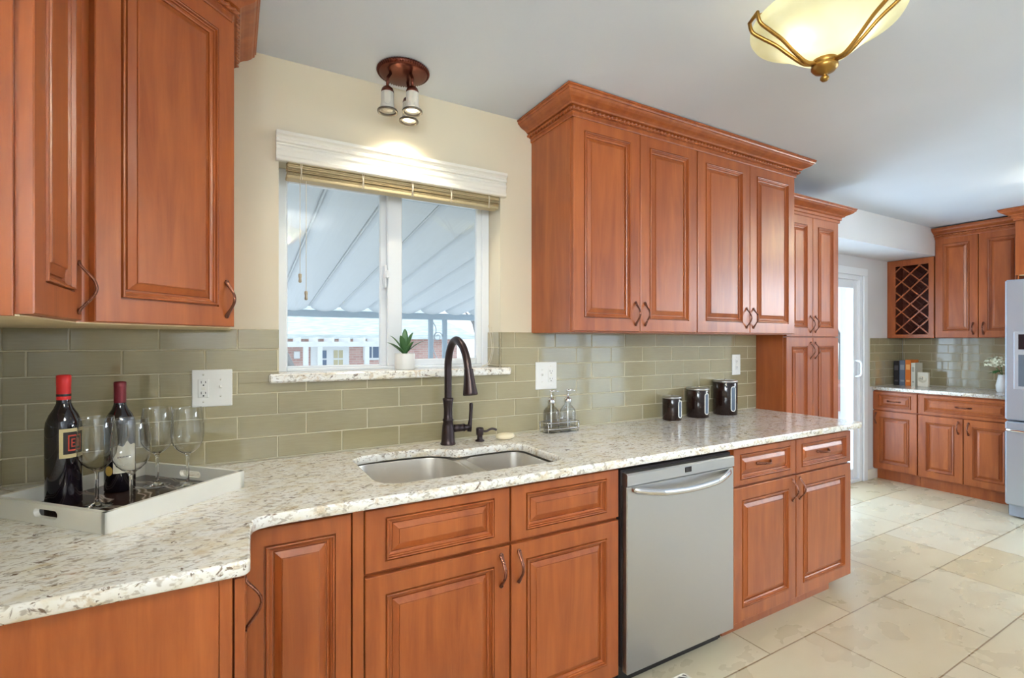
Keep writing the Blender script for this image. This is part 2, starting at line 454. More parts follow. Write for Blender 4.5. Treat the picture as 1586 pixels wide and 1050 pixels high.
def rect_minus(r, holes):
    rs = [r]
    for h in holes:
        out = []
        for a0, b0, a1, b1 in rs:
            if h[2] <= a0 or h[0] >= a1 or h[3] <= b0 or h[1] >= b1: out.append((a0, b0, a1, b1)); continue
            if b0 < h[1]: out.append((a0, b0, a1, h[1]))
            if b1 > h[3]: out.append((a0, h[3], a1, b1))
            c0, c1 = max(b0, h[1]), min(b1, h[3])
            if a0 < h[0]: out.append((a0, c0, h[0], c1))
            if a1 > h[2]: out.append((h[2], c0, a1, c1))
        rs = out
    return rs
def tiles(M, u0, u1, z0, z1, holes=(), phase=0.022, zref=1.329, L=0.235, H=0.082, off=0.43):
    """running-bond glass tiles standing proud of their grout; local y=0 is the wall, tiles stand to -y"""
    mb = MB(); g = 0.0023
    for r in rect_minus((u0, z0, u1, z1), holes):
        mb.box(r[0], -0.0066, r[1], r[2], -0.0005, r[3], 0, M, 1)
    k0 = math.floor((z0-zref)/H)-1; k1 = math.ceil((z1-zref)/H)+1
    for k in range(k0, k1):
        a, b = zref+k*H, zref+(k+1)*H
        ph = phase-(off*L if k % 2 else 0)
        i0 = math.floor((u0-ph)/L)-1; i1 = math.ceil((u1-ph)/L)+1
        for i in range(i0, i1):
            c, d = ph+i*L, ph+(i+1)*L
            rr = (max(c+g, u0), max(a+g, z0), min(d-g, u1), min(b-g, z1))
            if rr[2]-rr[0] < 0.008 or rr[3]-rr[1] < 0.006: continue
            tx = random.uniform(-0.0035, 0.0035); tz = random.uniform(-0.005, 0.005)
            for q in rect_minus(rr, holes):
                if q[2]-q[0] < 0.006 or q[3]-q[1] < 0.005: continue
                mx, mz = (q[0]+q[2])/2, (q[1]+q[3])/2; e = 0.0012
                yf = lambda x, z: -0.0085+tx*(x-mx)+tz*(z-mz)
                A = [(q[0], q[1]), (q[2], q[1]), (q[2], q[3]), (q[0], q[3])]
                B = [(q[0]+e, q[1]+e), (q[2]-e, q[1]+e), (q[2]-e, q[3]-e), (q[0]+e, q[3]-e)]
                vs = [(x, -0.004, z) for x, z in A]+[(x, yf(x, z)+0.0012, z) for x, z in A]+[(x, yf(x, z), z) for x, z in B]
                fs = []
                for s in (0, 4):
                    for t in range(4): fs.append((s+t, s+(t+1) % 4, s+4+(t+1) % 4, s+4+t))
                fs.append((8, 9, 10, 11))
                mb.add(vs, fs, M, 0)
    return mb
TT = 1.404
tl = tiles(frame((0, WY, 0), (1, 0)), LX+0.0, 3.068, 0.915, TT, holes=[(WX0, WZ0, WX1, 3)])
o = struct('backsplash_north', tl, [TILE, GROUT])
tl = tiles(frame((WX1, WY, 0), (0, 1)) @ Matrix.Scale(1, 4), 0.0, 0.115, 1.235, TT, phase=0.5)
# reveal tiles face -x on the right jamb and +x on the left jamb
tl = tiles(frame((WX1, WY+0.118, 0), (0, -1)), 0.0, 0.118, 1.237, TT, phase=-0.02, L=0.30)
struct('backsplash_reveal', tl, [TILE, GROUT])
tl = tiles(frame((LX, SY, 0), (0, 1)), 3.36, WY-SY-0.01, 0.915, TT)
struct('backsplash_west', tl, [TILE, GROUT])
tl = tiles(frame((EX, AY, 0), (0, -1)), 0.01, 1.06, 0.915, 1.394)
struct('backsplash_east', tl, [TILE, GROUT])
tl = tiles(frame((0, AY, 0), (1, 0)), 5.50, EX-0.01, 0.915, 1.394, phase=0.07, L=0.2)
struct('backsplash_alcove', tl, [TILE, GROUT])

# ------------------------------------------------------------------ kitchen window
win = thing('window_1', 'white vinyl sliding kitchen window over the sink', None, (0.64, 2.2, 1.235), kind='structure')
Y0, Y1 = WY+0.118, WY+0.185
m = MB()
m.box(WX0, Y0, 1.235, 0.199, Y1, WZ1, 0.003); m.box(1.082, Y0, 1.235, WX1, Y1, WZ1, 0.003)
m.box(0.199, Y0, 2.028, 1.082, Y1, WZ1, 0.003); m.box(0.199, Y0, 1.235, 1.082, Y1, 1.249, 0.003)
m.box(0.199, Y0+0.02, 1.249, 1.082, Y1, 1.254, 0.001)
m.build('window_frame', VINYL, win)
def sash(name, x0, x1, z0, z1, y0, y1, wl, wr, wb, wt):
    s = MB()
    s.box(x0, y0, z0, x0+wl, y1, z1, 0.004); s.box(x1-wr, y0, z0, x1, y1, z1, 0.004)
    s.box(x0+wl, y0, z0, x1-wr, y1, z0+wb, 0.004); s.box(x0+wl, y0, z1-wt, x1-wr, y1, z1, 0.004)
    so = s.build(name, VINYL, win)
    p = MB(); p.box(x0+wl-0.004, (y0+y1)/2-0.002, z0+wb-0.004, x1-wr+0.004, (y0+y1)/2+0.002, z1-wt+0.004)
    p.build('pane', PANE, so); return so
sash('sash', 0.199, 0.628, 1.249, 2.028, Y0+0.032, Y0+0.058, 0.006, 0.042, 0.008, 0.012)
sr = sash('sash', 0.612, 1.082, 1.249, 2.028, Y0+0.002, Y0+0.030, 0.067, 0.030, 0.030, 0.016)
l = MB(); l.box(0.597, Y0-0.008, 1.60, 0.607, Y0+0.03, 1.70, 0.003); l.box(0.600, Y0-0.02, 1.64, 0.616, Y0-0.002, 1.676, 0.004)
l.build('latch', VINYL, sr)
# head trim
prof = [(0, 2.046), (0.022, 2.046), (0.026, 2.050), (0.026, 2.060), (0.022, 2.066), (0.022, 2.082), (0.026, 2.090), (0.026, 2.100),
        (0.020, 2.106), (0.020, 2.112), (0.028, 2.116), (0.030, 2.124), (0.026, 2.130), (0.030, 2.136), (0.038, 2.142), (0.038, 2.154), (0, 2.156)]
m = MB(); m.sweep([(0.150, WY), (1.140, WY)], prof)
struct('trim_1', m, TRIM, 'white moulded head trim over the kitchen window')
# granite sill
m = MB(); m.box(0.125, 2.038, 1.203, 1.160, 2.071, 1.2365, 0.006); m.box(WX0+0.002, 2.071, 1.206, WX1-0.012, 2.198, 1.2365, 0.002)
tag(m.build('window_sill', GRANITE), 'cream granite sill ledge under the kitchen window', 'sill', kind='thing')

# bamboo blind, raised
bl = thing('bamboo_blind', 'tan bamboo blind raised to the top of the kitchen window', 'blind', (0.65, 2.10, 2.0))
m = MB(); m.box(0.19, 2.095, 2.036, 1.112, 2.135, 2.058, 0.002); m.build('headrail', BAMBOO, bl)
m = MB(); random.seed(3)
for k in range(8):
    z = 2.003+k*0.0060; y = 2.078+random.uniform(-0.006, 0.006)
    m.box(0.187+random.uniform(0, 0.004), y, z, 1.114-random.uniform(0, 0.006), y+0.048, z+0.0030, 0.001)
for k in range(3):
    z = 2.046-k*0.0075; m.box(0.192, 2.070+k*0.002, z-0.002, 1.112, 2.078+k*0.002, z+0.003, 0.001)
m.build('slats', BAMBOO, bl)
m = MB(); m.box(0.187, 2.074, 1.988, 1.108, 2.124, 2.002, 0.003); m.build('bottom_rail', BAMBOO, bl)
for x in (0.235, 0.47, 0.68, 0.86, 1.05):
    m = MB(); m.tube([(x, 2.068, 2.052), (x+0.003, 2.064, 2.02), (x, 2.068, 1.985)], 0.0016, 6)
    m.tube([(x+0.008, 2.068, 2.05), (x+0.004, 2.062, 2.015), (x+0.007, 2.068, 1.985)], 0.0014, 6); m.build('ladder_cord', CORD, bl)
for x, z in ((0.236, 1.612), (0.258, 1.545)):
    m = MB(); m.tube([(x, 2.085, 1.99), (x, 2.085, z)], 0.0011, 6); c_ = m.build('pull_cord', CORD, bl)
    m = MB(); m.lathe([(0.002, 0.012), (0.006, 0.010), (0.0065, 0.002), (0.0045, -0.008), (0.0065, -0.020), (0.003, -0.024)], (x, 2.085, z), 14, cap0=True, cap1=True); m.build('tassel', mat('wood_tassel', (190, 176, 150), 0.5), c_)
m = MB(); m.tube(bez([(1.112, 2.19, 1.44), (1.108, 2.15, 1.37), (1.100, 2.13, 1.31), (1.09, 2.15, 1.255), (1.06, 2.16, 1.2385)], 8), 0.0013, 6)
m.tube(bez([(1.114, 2.16, 1.43), (1.110, 2.13, 1.36), (1.100, 2.12, 1.30), (1.085, 2.13, 1.25), (1.055, 2.15, 1.2385)], 8), 0.0013, 6)
tag(m.build('blind_cord', CORD), 'loose white blind cord hanging in the right corner of the kitchen window', 'cord')

# ------------------------------------------------------------------ sliding glass door in the alcove
dr = thing('door_1', 'white sliding glass patio door beyond the tall pantry', None, (4.58, 2.5, 0), kind='structure')
m = MB()
for x0, x1, z0, z1 in ((DX0-0.07, DX0, 0, 2.0), (DX1, DX1+0.07, 0, 2.0), (DX0-0.07, DX1+0.07, 2.0, 2.07)):
    m.box(x0, AY-0.018, z0, x1, AY-0.0005, z1, 0.004)
m.build('casing', VINYL, dr)
m = MB()
m.box(DX0, AY, 0, DX0+0.04, AY+0.12, DZ1, 0.004); m.box(DX1-0.05, AY, 0, DX1, AY+0.12, DZ1, 0.004)
m.box(DX0+0.04, AY, 1.955, DX1-0.05, AY+0.12, DZ1, 0.004); m.box(DX0+0.04, AY, 0, DX1-0.05, AY+0.12, 0.03, 0.004)
m.build('door_frame', VINYL, dr)
for x0, x1, yy in ((DX0+0.04, 4.62, AY+0.065), (4.55, DX1-0.05, AY+0.02)):
    s = MB(); w = 0.075
    s.box(x0, yy, 0.03, x0+w, yy+0.035, 1.955, 0.004); s.box(x1-w, yy, 0.03, x1, yy+0.035, 1.955, 0.004)
    s.box(x0+w, yy, 0.03, x1-w, yy+0.035, 0.13, 0.004); s.box(x0+w, yy, 1.875, x1-w, yy+0.035, 1.955, 0.004)
    so = s.build('door_panel', VINYL, dr)
    p = MB(); p.box(x0+w-0.005, yy+0.015, 0.125, x1-w+0.005, yy+0.02, 1.88); p.build('pane', PANE, so)
h = MB(); h.tube(bez([(5.27, AY+0.02, 1.02), (5.27, AY-0.03, 1.04), (5.27, AY-0.035, 1.10), (5.27, AY-0.03, 1.16), (5.27, AY+0.02, 1.18)], 6), 0.009, 10); h.build('door_handle', VINYL, so)

# high windows added out of view as fill light; patio door mirrors in the tiles
for nm, lab, a0, a1, b0, b1, Mw in (('window_added_east', 'added high white window in the east wall, out of view', -0.1, 1.8, 1.53, 2.22, Matrix.Translation((EX, 0, 0)) @ Matrix.Rotation(PI/2, 4, 'Z') @ Matrix.Scale(-1, 4, (1, 0, 0))),
                                    ('window_added_west', 'added high white window in the west wall, out of view', 0.2, 2.1, 1.55, 2.25, Matrix.Translation((LX, 0, 0)) @ Matrix.Rotation(-PI/2, 4, 'Z'))):
    w_ = thing(nm, lab, None, Mw.to_translation(), kind='structure')
    m = MB(); am = (a0+a1)/2
    for q in ((a0, b0, a0+0.06, b1), (a1-0.06, b0, a1, b1), (a0+0.06, b0, a1-0.06, b0+0.06), (a0+0.06, b1-0.06, a1-0.06, b1), (am-0.03, b0+0.06, am+0.03, b1-0.06)):
        m.box(q[0], -0.12, q[1], q[2], -0.02, q[3], 0.004, Mw)
    m.build('window_frame', VINYL, w_)
    p = MB(); p.box(a0+0.055, -0.08, b0+0.055, a1-0.055, -0.076, b1-0.055, 0, Mw); p.build('pane', PANE, w_)
bd = thing('door_2', 'white glazed patio door in the south wall', None, (5.0, SY, 0), kind='structure')
m = MB()
for a in ((4.1, 0, 4.2, 2.05), (5.8, 0, 5.9, 2.05), (4.2, 0, 5.8, 0.1), (4.2, 1.95, 5.8, 2.05), (4.94, 0.1, 5.06, 1.95)):
    m.box(a[0], SY-0.12, a[1], a[2], SY-0.02, a[3], 0.004)
m.build('door_frame', VINYL, bd)
p = MB(); p.box(4.19, SY-0.08, 0.09, 5.81, SY-0.076, 1.96); p.build('pane', PANE, bd)

# ------------------------------------------------------------------ cabinet kit
# moulding between the flat frame and the raised field: (distance from the frame's inner edge, depth)
MOULD = [(0.0, 0.0), (0.0012, 0.0060), (0.0034, 0.0060), (0.0044, -0.0028), (0.0062, -0.0042), (0.0086, -0.0034), (0.0102, 0.0034), (0.0124, 0.0040),
         (0.0142, 0.0088), (0.0176, 0.0116), (0.0210, 0.0124), (0.0220, 0.0165), (0.0248, 0.0165), (0.0258, 0.0122), (0.0425, 0.0046), (0.0434, 0.0018), (0.0460, 0.0012)]
def panel(mb, M, x0, z0, x1, z1, fx=0.058, fz=0.058, t=0.020):
    """raised-panel front; depth runs into the cabinet from its outer face at local y=-t"""
    k = min(1.0, (min(x1-x0-2*fx, z1-z0-2*fz)/2-0.006)/0.046)
    seq = [(0, 0, t-0.0005), (0, 0, 0.0022), (0.0022, 0.0022, 0)]+[(fx+a*k, fz+a*k, d) for a, d in MOULD]
    mb.loops([[(x0+a, d-t, z0+c), (x1-a, d-t, z0+c), (x1-a, d-t, z1-c), (x0+a, d-t, z1-c)] for a, c, d in seq], True, True, True, M, 0, False)
    return mb
def pull(M, x, z, vertical=True, L=0.105, t=0.020, proj=0.030):
    mb = MB(); n = 22; pts = []; rad = []; ell = []
    for i in range(n+1):
        s = i/n; y = -t-0.0015-proj*max(0.0, math.sin(PI*s))**1.30; q = (s-0.5)*L
        e = abs(2*s-1)
        pts.append((x, y, z+q) if vertical else (x+q, y, z))
        rad.append(0.0040); ell.append((0.72, 1.30+0.9*e**3))
    up = (0, -1, 0)
    mb.tube(pts, rad, 10, M, ell=ell, up=up)
    for s in (-1, 1):
        q = s*L/2
        c = (x, -t, z+q) if vertical else (x+q, -t, z)
        mb.tube([(c[0], c[1]+0.0005, c[2]), (c[0], c[1]-0.004, c[2])], 0.0062, 10, M)
    return mb
def door(parent, M, x0, z0, x1, z1, handle=None, fx=0.058, fz=0.058, name='door'):
    """handle: ('v'|'h', x, z)"""
    d = panel(MB(), M, x0, z0, x1, z1, fx, fz).build(name, WOOD, parent)
    if handle: pull(M, handle[1], handle[2], handle[0] == 'v').build('handle', PULL, d)
    return d
CROWN = [(0.0, -0.004), (0.004, -0.004), (0.006, 0.0), (0.006, 0.014), (0.010, 0.017), (0.014, 0.017), (0.014, 0.033), (0.018, 0.036), (0.026, 0.038),
         (0.030, 0.044), (0.040, 0.050), (0.054, 0.056), (0.066, 0.064), (0.072, 0.072), (0.076, 0.073), (0.078, 0.078), (0.078, 0.084), (0.082, 0.085), (0.082, 0.092), (0.0, 0.092)]
def crown(mb, path, z, prof=CROWN, mi=0):
    mb.sweep(path, [(a, z+b) for a, b in prof], mi=mi)
def rope(mb, path, z, out=0.0175, r=0.0088, pitch=0.024, step=0.003):
    """twisted rope bead under the crown, following the same mitred path"""
    P = [Vector(p) for p in path]; m = len(P); Q = []
    for i in range(m):
        ns = []
        if i > 0: d = (P[i]-P[i-1]).normalized(); ns.append(Vector((d.y, -d.x)))
        if i < m-1: d = (P[i+1]-P[i]).normalized(); ns.append(Vector((d.y, -d.x)))
        nn = (ns[0]+ns[-1]).normalized(); nn = nn/nn.dot(ns[0]); Q.append(P[i]+nn*out)
    for i in range(m-1):
        a, b = Q[i], Q[i+1]; L = (b-a).length; k = max(4, int(L/step)); d = (b-a)/L; nr = Vector((d.y, -d.x)); ls = []
        for j in range(k+1):
            s = L*j/k; l = []
            for q in range(12):
                t = 2*PI*q/12; rr = r*(0.76+0.30*math.cos(2*(t-2*PI*s/(2*pitch))))
                p = a+d*s+nr*(math.cos(t)*rr); l.append((p.x, p.y, z+math.sin(t)*rr))
            ls.append(l)
        mb.loops(ls, True, True, True, None, 0, True)

# ---- wall cabinets right of the window
UZ0, UZ1 = 1.40, 2.352
def upper_cab(label, x0, x1, handles):
    M = frame((0, 1.758, 0), (1, 0))
    c = thing('wall_cabinet', label, 'cabinet', ((x0+x1)/2, 1.92, UZ0))
    b = MB(); b.box(x0, 1.758, UZ0, x1, WY-0.001, 2.36, 0.0015); b.build('carcass', WOOD, c)
    xm = (x0+x1)/2
    door(c, M, x0+0.004, UZ0+0.006, xm-0.0025, UZ1-0.002, ('v', xm-0.030, 1.490))
    door(c, M, xm+0.0025, UZ0+0.006, x1-0.004, UZ1-0.002, ('v', xm+0.030, 1.490))
    return c
upper_cab('cherry two-door wall cabinet next to the kitchen window, showing its plain left side', 1.295, 2.0885, None)
upper_cab('cherry two-door wall cabinet between the window-side wall cabinet and the tall pantry', 2.0895, 2.946, None)
m = MB(); pth = [(1.295, WY-0.001), (1.295, 1.738), (2.946, 1.738), (2.946, WY-0.001)]
cr = thing('crown_moulding', 'cherry rope-bead crown moulding running over both wall cabinets right of the window', 'moulding', (2.12, 1.90, 2.352), kind='thing')
crown(m, pth, 2.344); m.build('cornice', WOOD, cr)
m = MB(); rope(m, pth, 2.369); m.build('rope_bead', WOOD, cr)

# ---- corner: diagonal wall cabinet and the one beside it
M = frame((-0.305, 1.47, 0), (1, 1)); DL = math.hypot(0.305, 0.305)
c = thing('corner_wall_cabinet', 'cherry diagonal corner wall cabinet with one tall door above the wine tray', 'cabinet', (-0.3, 1.8, UZ0))
b = MB(); b.slab([(LX+0.001, 1.4705), (-0.305, 1.4705), (0.0, 1.775), (0.0, WY-0.001), (LX+0.001, WY-0.001)], UZ0+0.003, 2.36); b.build('carcass', WOOD, c)
b = MB(); b.slab([(LX+0.001, 1.4705), (-0.305, 1.4705), (0.0, 1.775), (0.0, WY-0.001), (LX+0.001, WY-0.001)], UZ0, UZ0+0.003); b.build('bottom_panel', PLY, c)
door(c, M, 0.026, UZ0+0.004, DL-0.004, UZ1-0.002, ('v', DL-0.035, 1.487))
M = frame((-0.305, 1.12, 0), (0, 1))
c = thing('side_wall_cabinet', 'narrow cherry wall cabinet seen edge-on left of the diagonal corner cabinet', 'cabinet', (-0.45, 1.3, UZ0))
b = MB(); b.box(LX+0.001, 1.121, UZ0+0.003, -0.305, 1.4695, 2.36, 0.001); b.build('carcass', WOOD, c)
b = MB(); b.box(LX+0.001, 1.121, UZ0, -0.305, 1.4695, UZ0+0.003); b.build('bottom_panel', PLY, c)
b = MB(); b.box(LX+0.001, 1.112, UZ0, -0.311, 1.121, 2.36, 0.001); b.build('end_panel', WOOD, c)
door(c, M, -0.006, UZ0+0.004, 0.300, UZ1-0.002, ('v', 0.268, 1.475))
pth = [(LX+0.001, 1.112), (-0.285, 1.112), (-0.285, 1.462), (0.0, 1.747), (0.001, WY-0.001)]
cr = thing('crown_moulding', 'cherry rope-bead crown moulding over the corner wall cabinet at top left', 'moulding', (-0.3, 1.6, 2.352), kind='thing')
m = MB(); crown(m, pth, 2.344); m.build('cornice', WOOD, cr)
m = MB(); rope(m, pth, 2.369); m.build('rope_bead', WOOD, cr)

# ---- tall pantry
M = frame((0, 1.89, 0), (1, 0)); PX0, PX1 = 3.072, 3.690
c = thing('pantry_cabinet', 'tall cherry pantry cabinet with four doors behind the counter end', 'cabinet', ((PX0+PX1)/2, 2.2, 0))
b = MB(); b.box(PX0, 1.89, 0.10, PX1, AY-0.001, 2.176, 0.0015); b.box(PX0, 1.96, 0, PX1, AY-0.001, 0.10); b.box(PX0, 1.89, 2.176, PX1, HY-0.001, 2.20, 0.0015); b.build('carcass', WOOD, c)
xm = 3.374
door(c, M, PX0+0.006, 1.393, xm-0.002, 2.188, ('v', xm-0.028, 1.475)); door(c, M, xm+0.002, 1.393, PX1-0.004, 2.188, ('v', xm+0.028, 1.475))
door(c, M, PX0+0.006, 0.11, xm-0.002, 1.387, ('v', xm-0.028, 1.300)); door(c, M, xm+0.002, 0.11, PX1-0.004, 1.387, ('v', xm+0.028, 1.300))
pth = [(PX0, WY-0.002), (PX0, 1.87), (PX1, 1.87), (PX1, HY-0.001)]
m = MB(); crown(m, pth, 2.186); m.build('cornice', WOOD, c)

# ---- base cabinets
M = frame((0, 1.465, 0), (1, 0)); BZ1 = 0.882
c = thing('drawer_base_cabinet', 'cherry base cabinet with two drawers and two doors right of the dishwasher', 'cabinet', (2.48, 1.75, 0))
b = MB(); b.box(1.966, 1.465, 0.075, 2.980, WY-0.01, BZ1, 0.0015); b.box(1.966, 1.50, 0, 2.86, WY-0.01, 0.075); b.build('carcass', WOOD, c)
for x0, x1, hx in ((1.978, 2.456, 2.428), (2.462, 2.976, 2.490)):
    door(c, M, x0, 0.700, x1, 0.868, ('h', (x0+x1)/2-0.02, 0.788), 0.044, 0.024, 'drawer')
    door(c, M, x0, 0.078, x1, 0.690, ('v', hx, 0.622))
c = thing('sink_base_cabinet', 'cherry sink base cabinet with two false drawers and two doors under the sink', 'cabinet', (0.82, 1.75, 0))
b = MB()
b.box(0.302, 1.465, 0.075, 1.30, 1.485, BZ1, 0.001); b.box(0.302, 1.485, 0.075, 0.320, WY-0.01, BZ1); b.box(1.282, 1.485, 0.075, 1.30, WY-0.01, BZ1)
b.box(0.320, 1.485, 0.075, 1.282, WY-0.01, 0.093); b.box(0.302, 1.53, 0, 1.30, 1.55, 0.075); b.build('carcass', WOOD, c)
b = MB(); b.box(0.302, 1.447, 0.075, 0.3335, 1.465, 0.874, 0.001); b.build('filler_strip', WOOD, c)
for x0, x1, hx in ((0.337, 0.815, 0.782), (0.821, 1.294, 0.850)):
    door(c, M, x0, 0.686, x1, 0.868, None, 0.058, 0.026, 'drawer_front')
    door(c, M, x0, 0.078, x1, 0.674, ('v', hx, 0.598))
c = thing('corner_base_cabinet', 'cherry blind corner base cabinet with a tall narrow raised panel under the counter bend', 'cabinet', (0.17, 1.75, 0))
b = MB(); b.box(-0.02, 1.465, 0.075, 0.300, WY-0.01, BZ1, 0.001); b.box(-0.02, 1.53, 0, 0.30, WY-0.01, 0.075); b.build('carcass', WOOD, c)
door(c, M, 0.034, 0.078, 0.298, 0.868, None, 0.042, 0.046, 'fixed_panel')
c = thing('side_base_cabinet', 'cherry base cabinet below the wine tray, plain end panel towards the room', 'cabinet', (-0.3, 1.4, 0))
b = MB(); b.box(LX+0.001, 1.17, 0.075, 0.004, 1.463, BZ1, 0.001); b.box(LX+0.001, 1.463, 0.075, -0.021, WY-0.01, BZ1); b.box(LX+0.001, 1.22, 0, -0.06, 1.463, 0.075); b.build('carcass', WOOD, c)
b = MB(); b.box(LX+0.001, 1.160, 0.0, -0.020, 1.170, BZ1, 0.001); b.build('end_panel', WOOD, c)
b = MB(); b.box(-0.0195, 1.157, 0.0, 0.003, 1.170, BZ1, 0.001); b.build('face_frame', WOOD, c)
M2 = frame((0.007, 1.165, 0), (0, 1))
door(c, M2, 0.001, 0.078, 0.262, 0.868, ('v', 0.030, 0.798))

# ---- dishwasher
dw = thing('dishwasher', 'stainless steel dishwasher with bar handle between the base cabinets', 'dishwasher', (1.63, 1.75, 0))
b = MB(); b.box(1.308, 1.45, 0.10, 1.958, 2.03, 0.862); b.box(1.312, 1.50, 0.0, 1.954, 2.03, 0.10); b.build('tub_body', DARKREC, dw)
dd = MB(); dd.box(1.314, 1.420, 0.082, 1.944, 1.45, 0.802, 0.004)
dd.loops([[(1.314, 1.45, z), (1.314, y, z), (1.944, y, z), (1.944, 1.45, z)] for y, z in ((1.426, 0.8025), (1.4185, 0.806), (1.4185, 0.846), (1.424, 0.852), (1.45, 0.853))], True, True, True, None, 0, False)
d_ = dd.build('door', STEEL, dw)
b = MB()
for i in range(26): b.box(1.40+i*0.018, 1.4535, 0.8545, 1.410+i*0.018, 1.462, 0.8585)
b.build('vent', STEEL, dw)
b = MB(); b.box(1.630, 1.4165, 0.818, 1.668, 1.4188, 0.840, 0.001); b.build('display', SCREEN, d_)
b = MB(); pts = []; rad = []; ell = []
for i in range(33):
    s = i/32; w = math.sin(PI*s)
    pts.append((1.335+0.580*s, 1.4195-0.044*min(1, w*1.6)**0.7, 0.790-0.026*w)); rad.append(0.011); ell.append((1.25, 0.85) if 0 < i < 32 else (0.9, 0.6))
b.tube(pts, rad, 14, ell=ell, up=(0, 0, 1)); b.build('handle', CHROME, d_)
b = MB(); b.box(1.33, 1.49, 0.004, 1.93, 1.499, 0.080, 0.002); b.build('kick_plate', BLACK, dw)

# ------------------------------------------------------------------ countertop with sink cut-out
cut = []
cut += arc(0.485, 1.605, 0.083, 270, 180, 6)
cut += arc(0.475, 1.880, 0.076, 180, 90, 6)
cut += [(v.x, v.y) for v in bez([(0.53, 1.963, 0), (0.62, 1.962, 0), (0.71, 1.945, 0), (0.765, 1.905, 0), (0.806, 1.866, 0), (0.845, 1.868, 0)], 4)]
cut += [(0.90, 1.876)]+arc(1.045, 1.818, 0.058, 90, 0, 6)+arc(1.038, 1.585, 0.066, 0, -90, 6)
SINK_CUT = cut          # clockwise seen from above
out = [(LX+0.002, 1.136)]+arc(0.018, 1.154, 0.018, -90, 0, 4)+[(0.040, 1.30), (0.044, 1.36), (0.050, 1.385), (0.064, 1.400), (0.090, 1.408), (0.14, 1.410)]
out += arc(3.012, 1.450, 0.040, -90, 0, 6)+[(3.052, 1.868), (3.052, WY-0.010), (LX+0.010, WY-0.010)]
out[-1] = (LX+0.010, WY-0.010); out[0] = (LX+0.010, 1.136)
m = MB(); m.slab(out, 0.883, 0.914, [SINK_CUT], 0.004)
tag(m.build('countertop', GRANITE), 'L-shaped cream and brown granite countertop holding the sink', 'countertop')

# sink: two bowls under the cut-out
sk = thing('sink', 'undermount stainless double-bowl sink below the window', 'sink', (0.75, 1.72, 0.70))
def rrect(x0, y0, x1, y1, r, n=6):
    return arc(x1-r, y0+r, r, -90, 0, n)+arc(x1-r, y1-r, r, 0, 90, n)+arc(x0+r, y1-r, r, 90, 180, n)+arc(x0+r, y0+r, r, 180, 270, n)
def lerp_ring(ring, cx, cy, k): return [(cx+(x-cx)*k, cy+(y-cy)*k) for x, y in ring]
left = arc(0.700, 1.60, 0.072, -90, 0, 6)+[(0.785, 1.74), (0.785, 1.84)]+arc(0.680, 1.860, 0.105, 0, 90, 7)+[(0.60, 1.972)]+arc(0.478, 1.890, 0.084, 90, 180, 6)+arc(0.480, 1.610, 0.088, 180, 270, 6)
right = rrect(0.835, 1.517, 1.108, 1.885, 0.06)
outer = rrect(0.378, 1.500, 1.125, 1.985, 0.06)
m = MB(); m.slab(outer, 0.872, 0.8745, [list(reversed(left)), list(reversed(right))]); m.box(0.795, 1.53, 0.862, 0.826, 1.86, 0.8765, 0.003); m.build('rim', SINKM, sk)
for ring, (cx, cy), zb in ((left, (0.59, 1.74), 0.700), (right, (0.97, 1.70), 0.730)):
    m = MB(); ls = []
    for k, z in ((1.0, 0.8745), (0.995, 0.868), (0.975, 0.80), (0.955, zb+0.035), (0.93, zb+0.014), (0.88, zb+0.003), (0.80, zb), (0.3, zb-0.004), (0.11, zb-0.005)):
        ls.append([(x, y, z) for x, y in lerp_ring(ring, cx, cy, k)])
    m.loops(ls, True, False, True, None, 0, True); bo = m.build('bowl', SINKM, sk)
    m = MB(); m.lathe([(0.052, 0.001), (0.050, 0.004), (0.040, 0.003), (0.034, -0.001), (0.0, -0.001)], (cx, cy, zb-0.004), 24); m.build('drain', CHROME, bo)

# faucet
FX, FY = 0.819, 1.997
fa = thing('faucet', 'dark bronze gooseneck pull-down faucet behind the sink', 'faucet', (FX, FY, 0.914))
m = MB(); m.lathe([(0.0, 0.0005), (0.033, 0.0005), (0.033, 0.005), (0.030, 0.008), (0.0285, 0.02), (0.0275, 0.045), (0.0245, 0.08), (0.021, 0.100), (0.0235, 0.103), (0.0235, 0.109), (0.020, 0.112), (0.0185, 0.13), (0.0185, 0.155), (0.0215, 0.185), (0.0235, 0.192), (0.0235, 0.199), (0.018, 0.202), (0.0, 0.203)], (FX, FY, 0.914), 28)
m.build('body', BRONZE, fa)
m = MB(); m.tube(bez([(FX, FY, 1.10), (FX, FY, 1.20), (FX, FY-0.002, 1.275), (FX+0.001, FY-0.030, 1.337), (FX+0.003, FY-0.080, 1.365), (FX+0.006, FY-0.135, 1.343), (FX+0.009, FY-0.170, 1.295), (FX+0.011, FY-0.188, 1.238)], 8), 0.0158, 16); m.build('gooseneck', BRONZE, fa)
M = Matrix.Translation((FX+0.011, FY-0.188, 1.245)) @ Matrix.Rotation(math.radians(-10), 4, 'X')
m = MB(); m.lathe([(0.0, 0.003), (0.0185, 0.003), (0.0190, 0.0), (0.0185, -0.004), (0.0200, -0.02), (0.0240, -0.055), (0.0285, -0.086), (0.0300, -0.094), (0.0300, -0.099), (0.027, -0.102), (0.0, -0.101)], (0, 0, 0), 26, M); m.build('spray_head', BRONZE, fa)
m = MB(); m.tube([(FX+0.018, FY, 0.981), (FX+0.075, FY-0.004, 0.981)], [0.0165, 0.0165], 18); m.tube([(FX+0.073, FY-0.004, 0.981), (FX+0.080, FY-0.005, 0.981), (FX+0.100, FY-0.006, 0.982)], [0.018, 0.013, 0.012], 16); va = m.build('valve', BRONZE, fa)
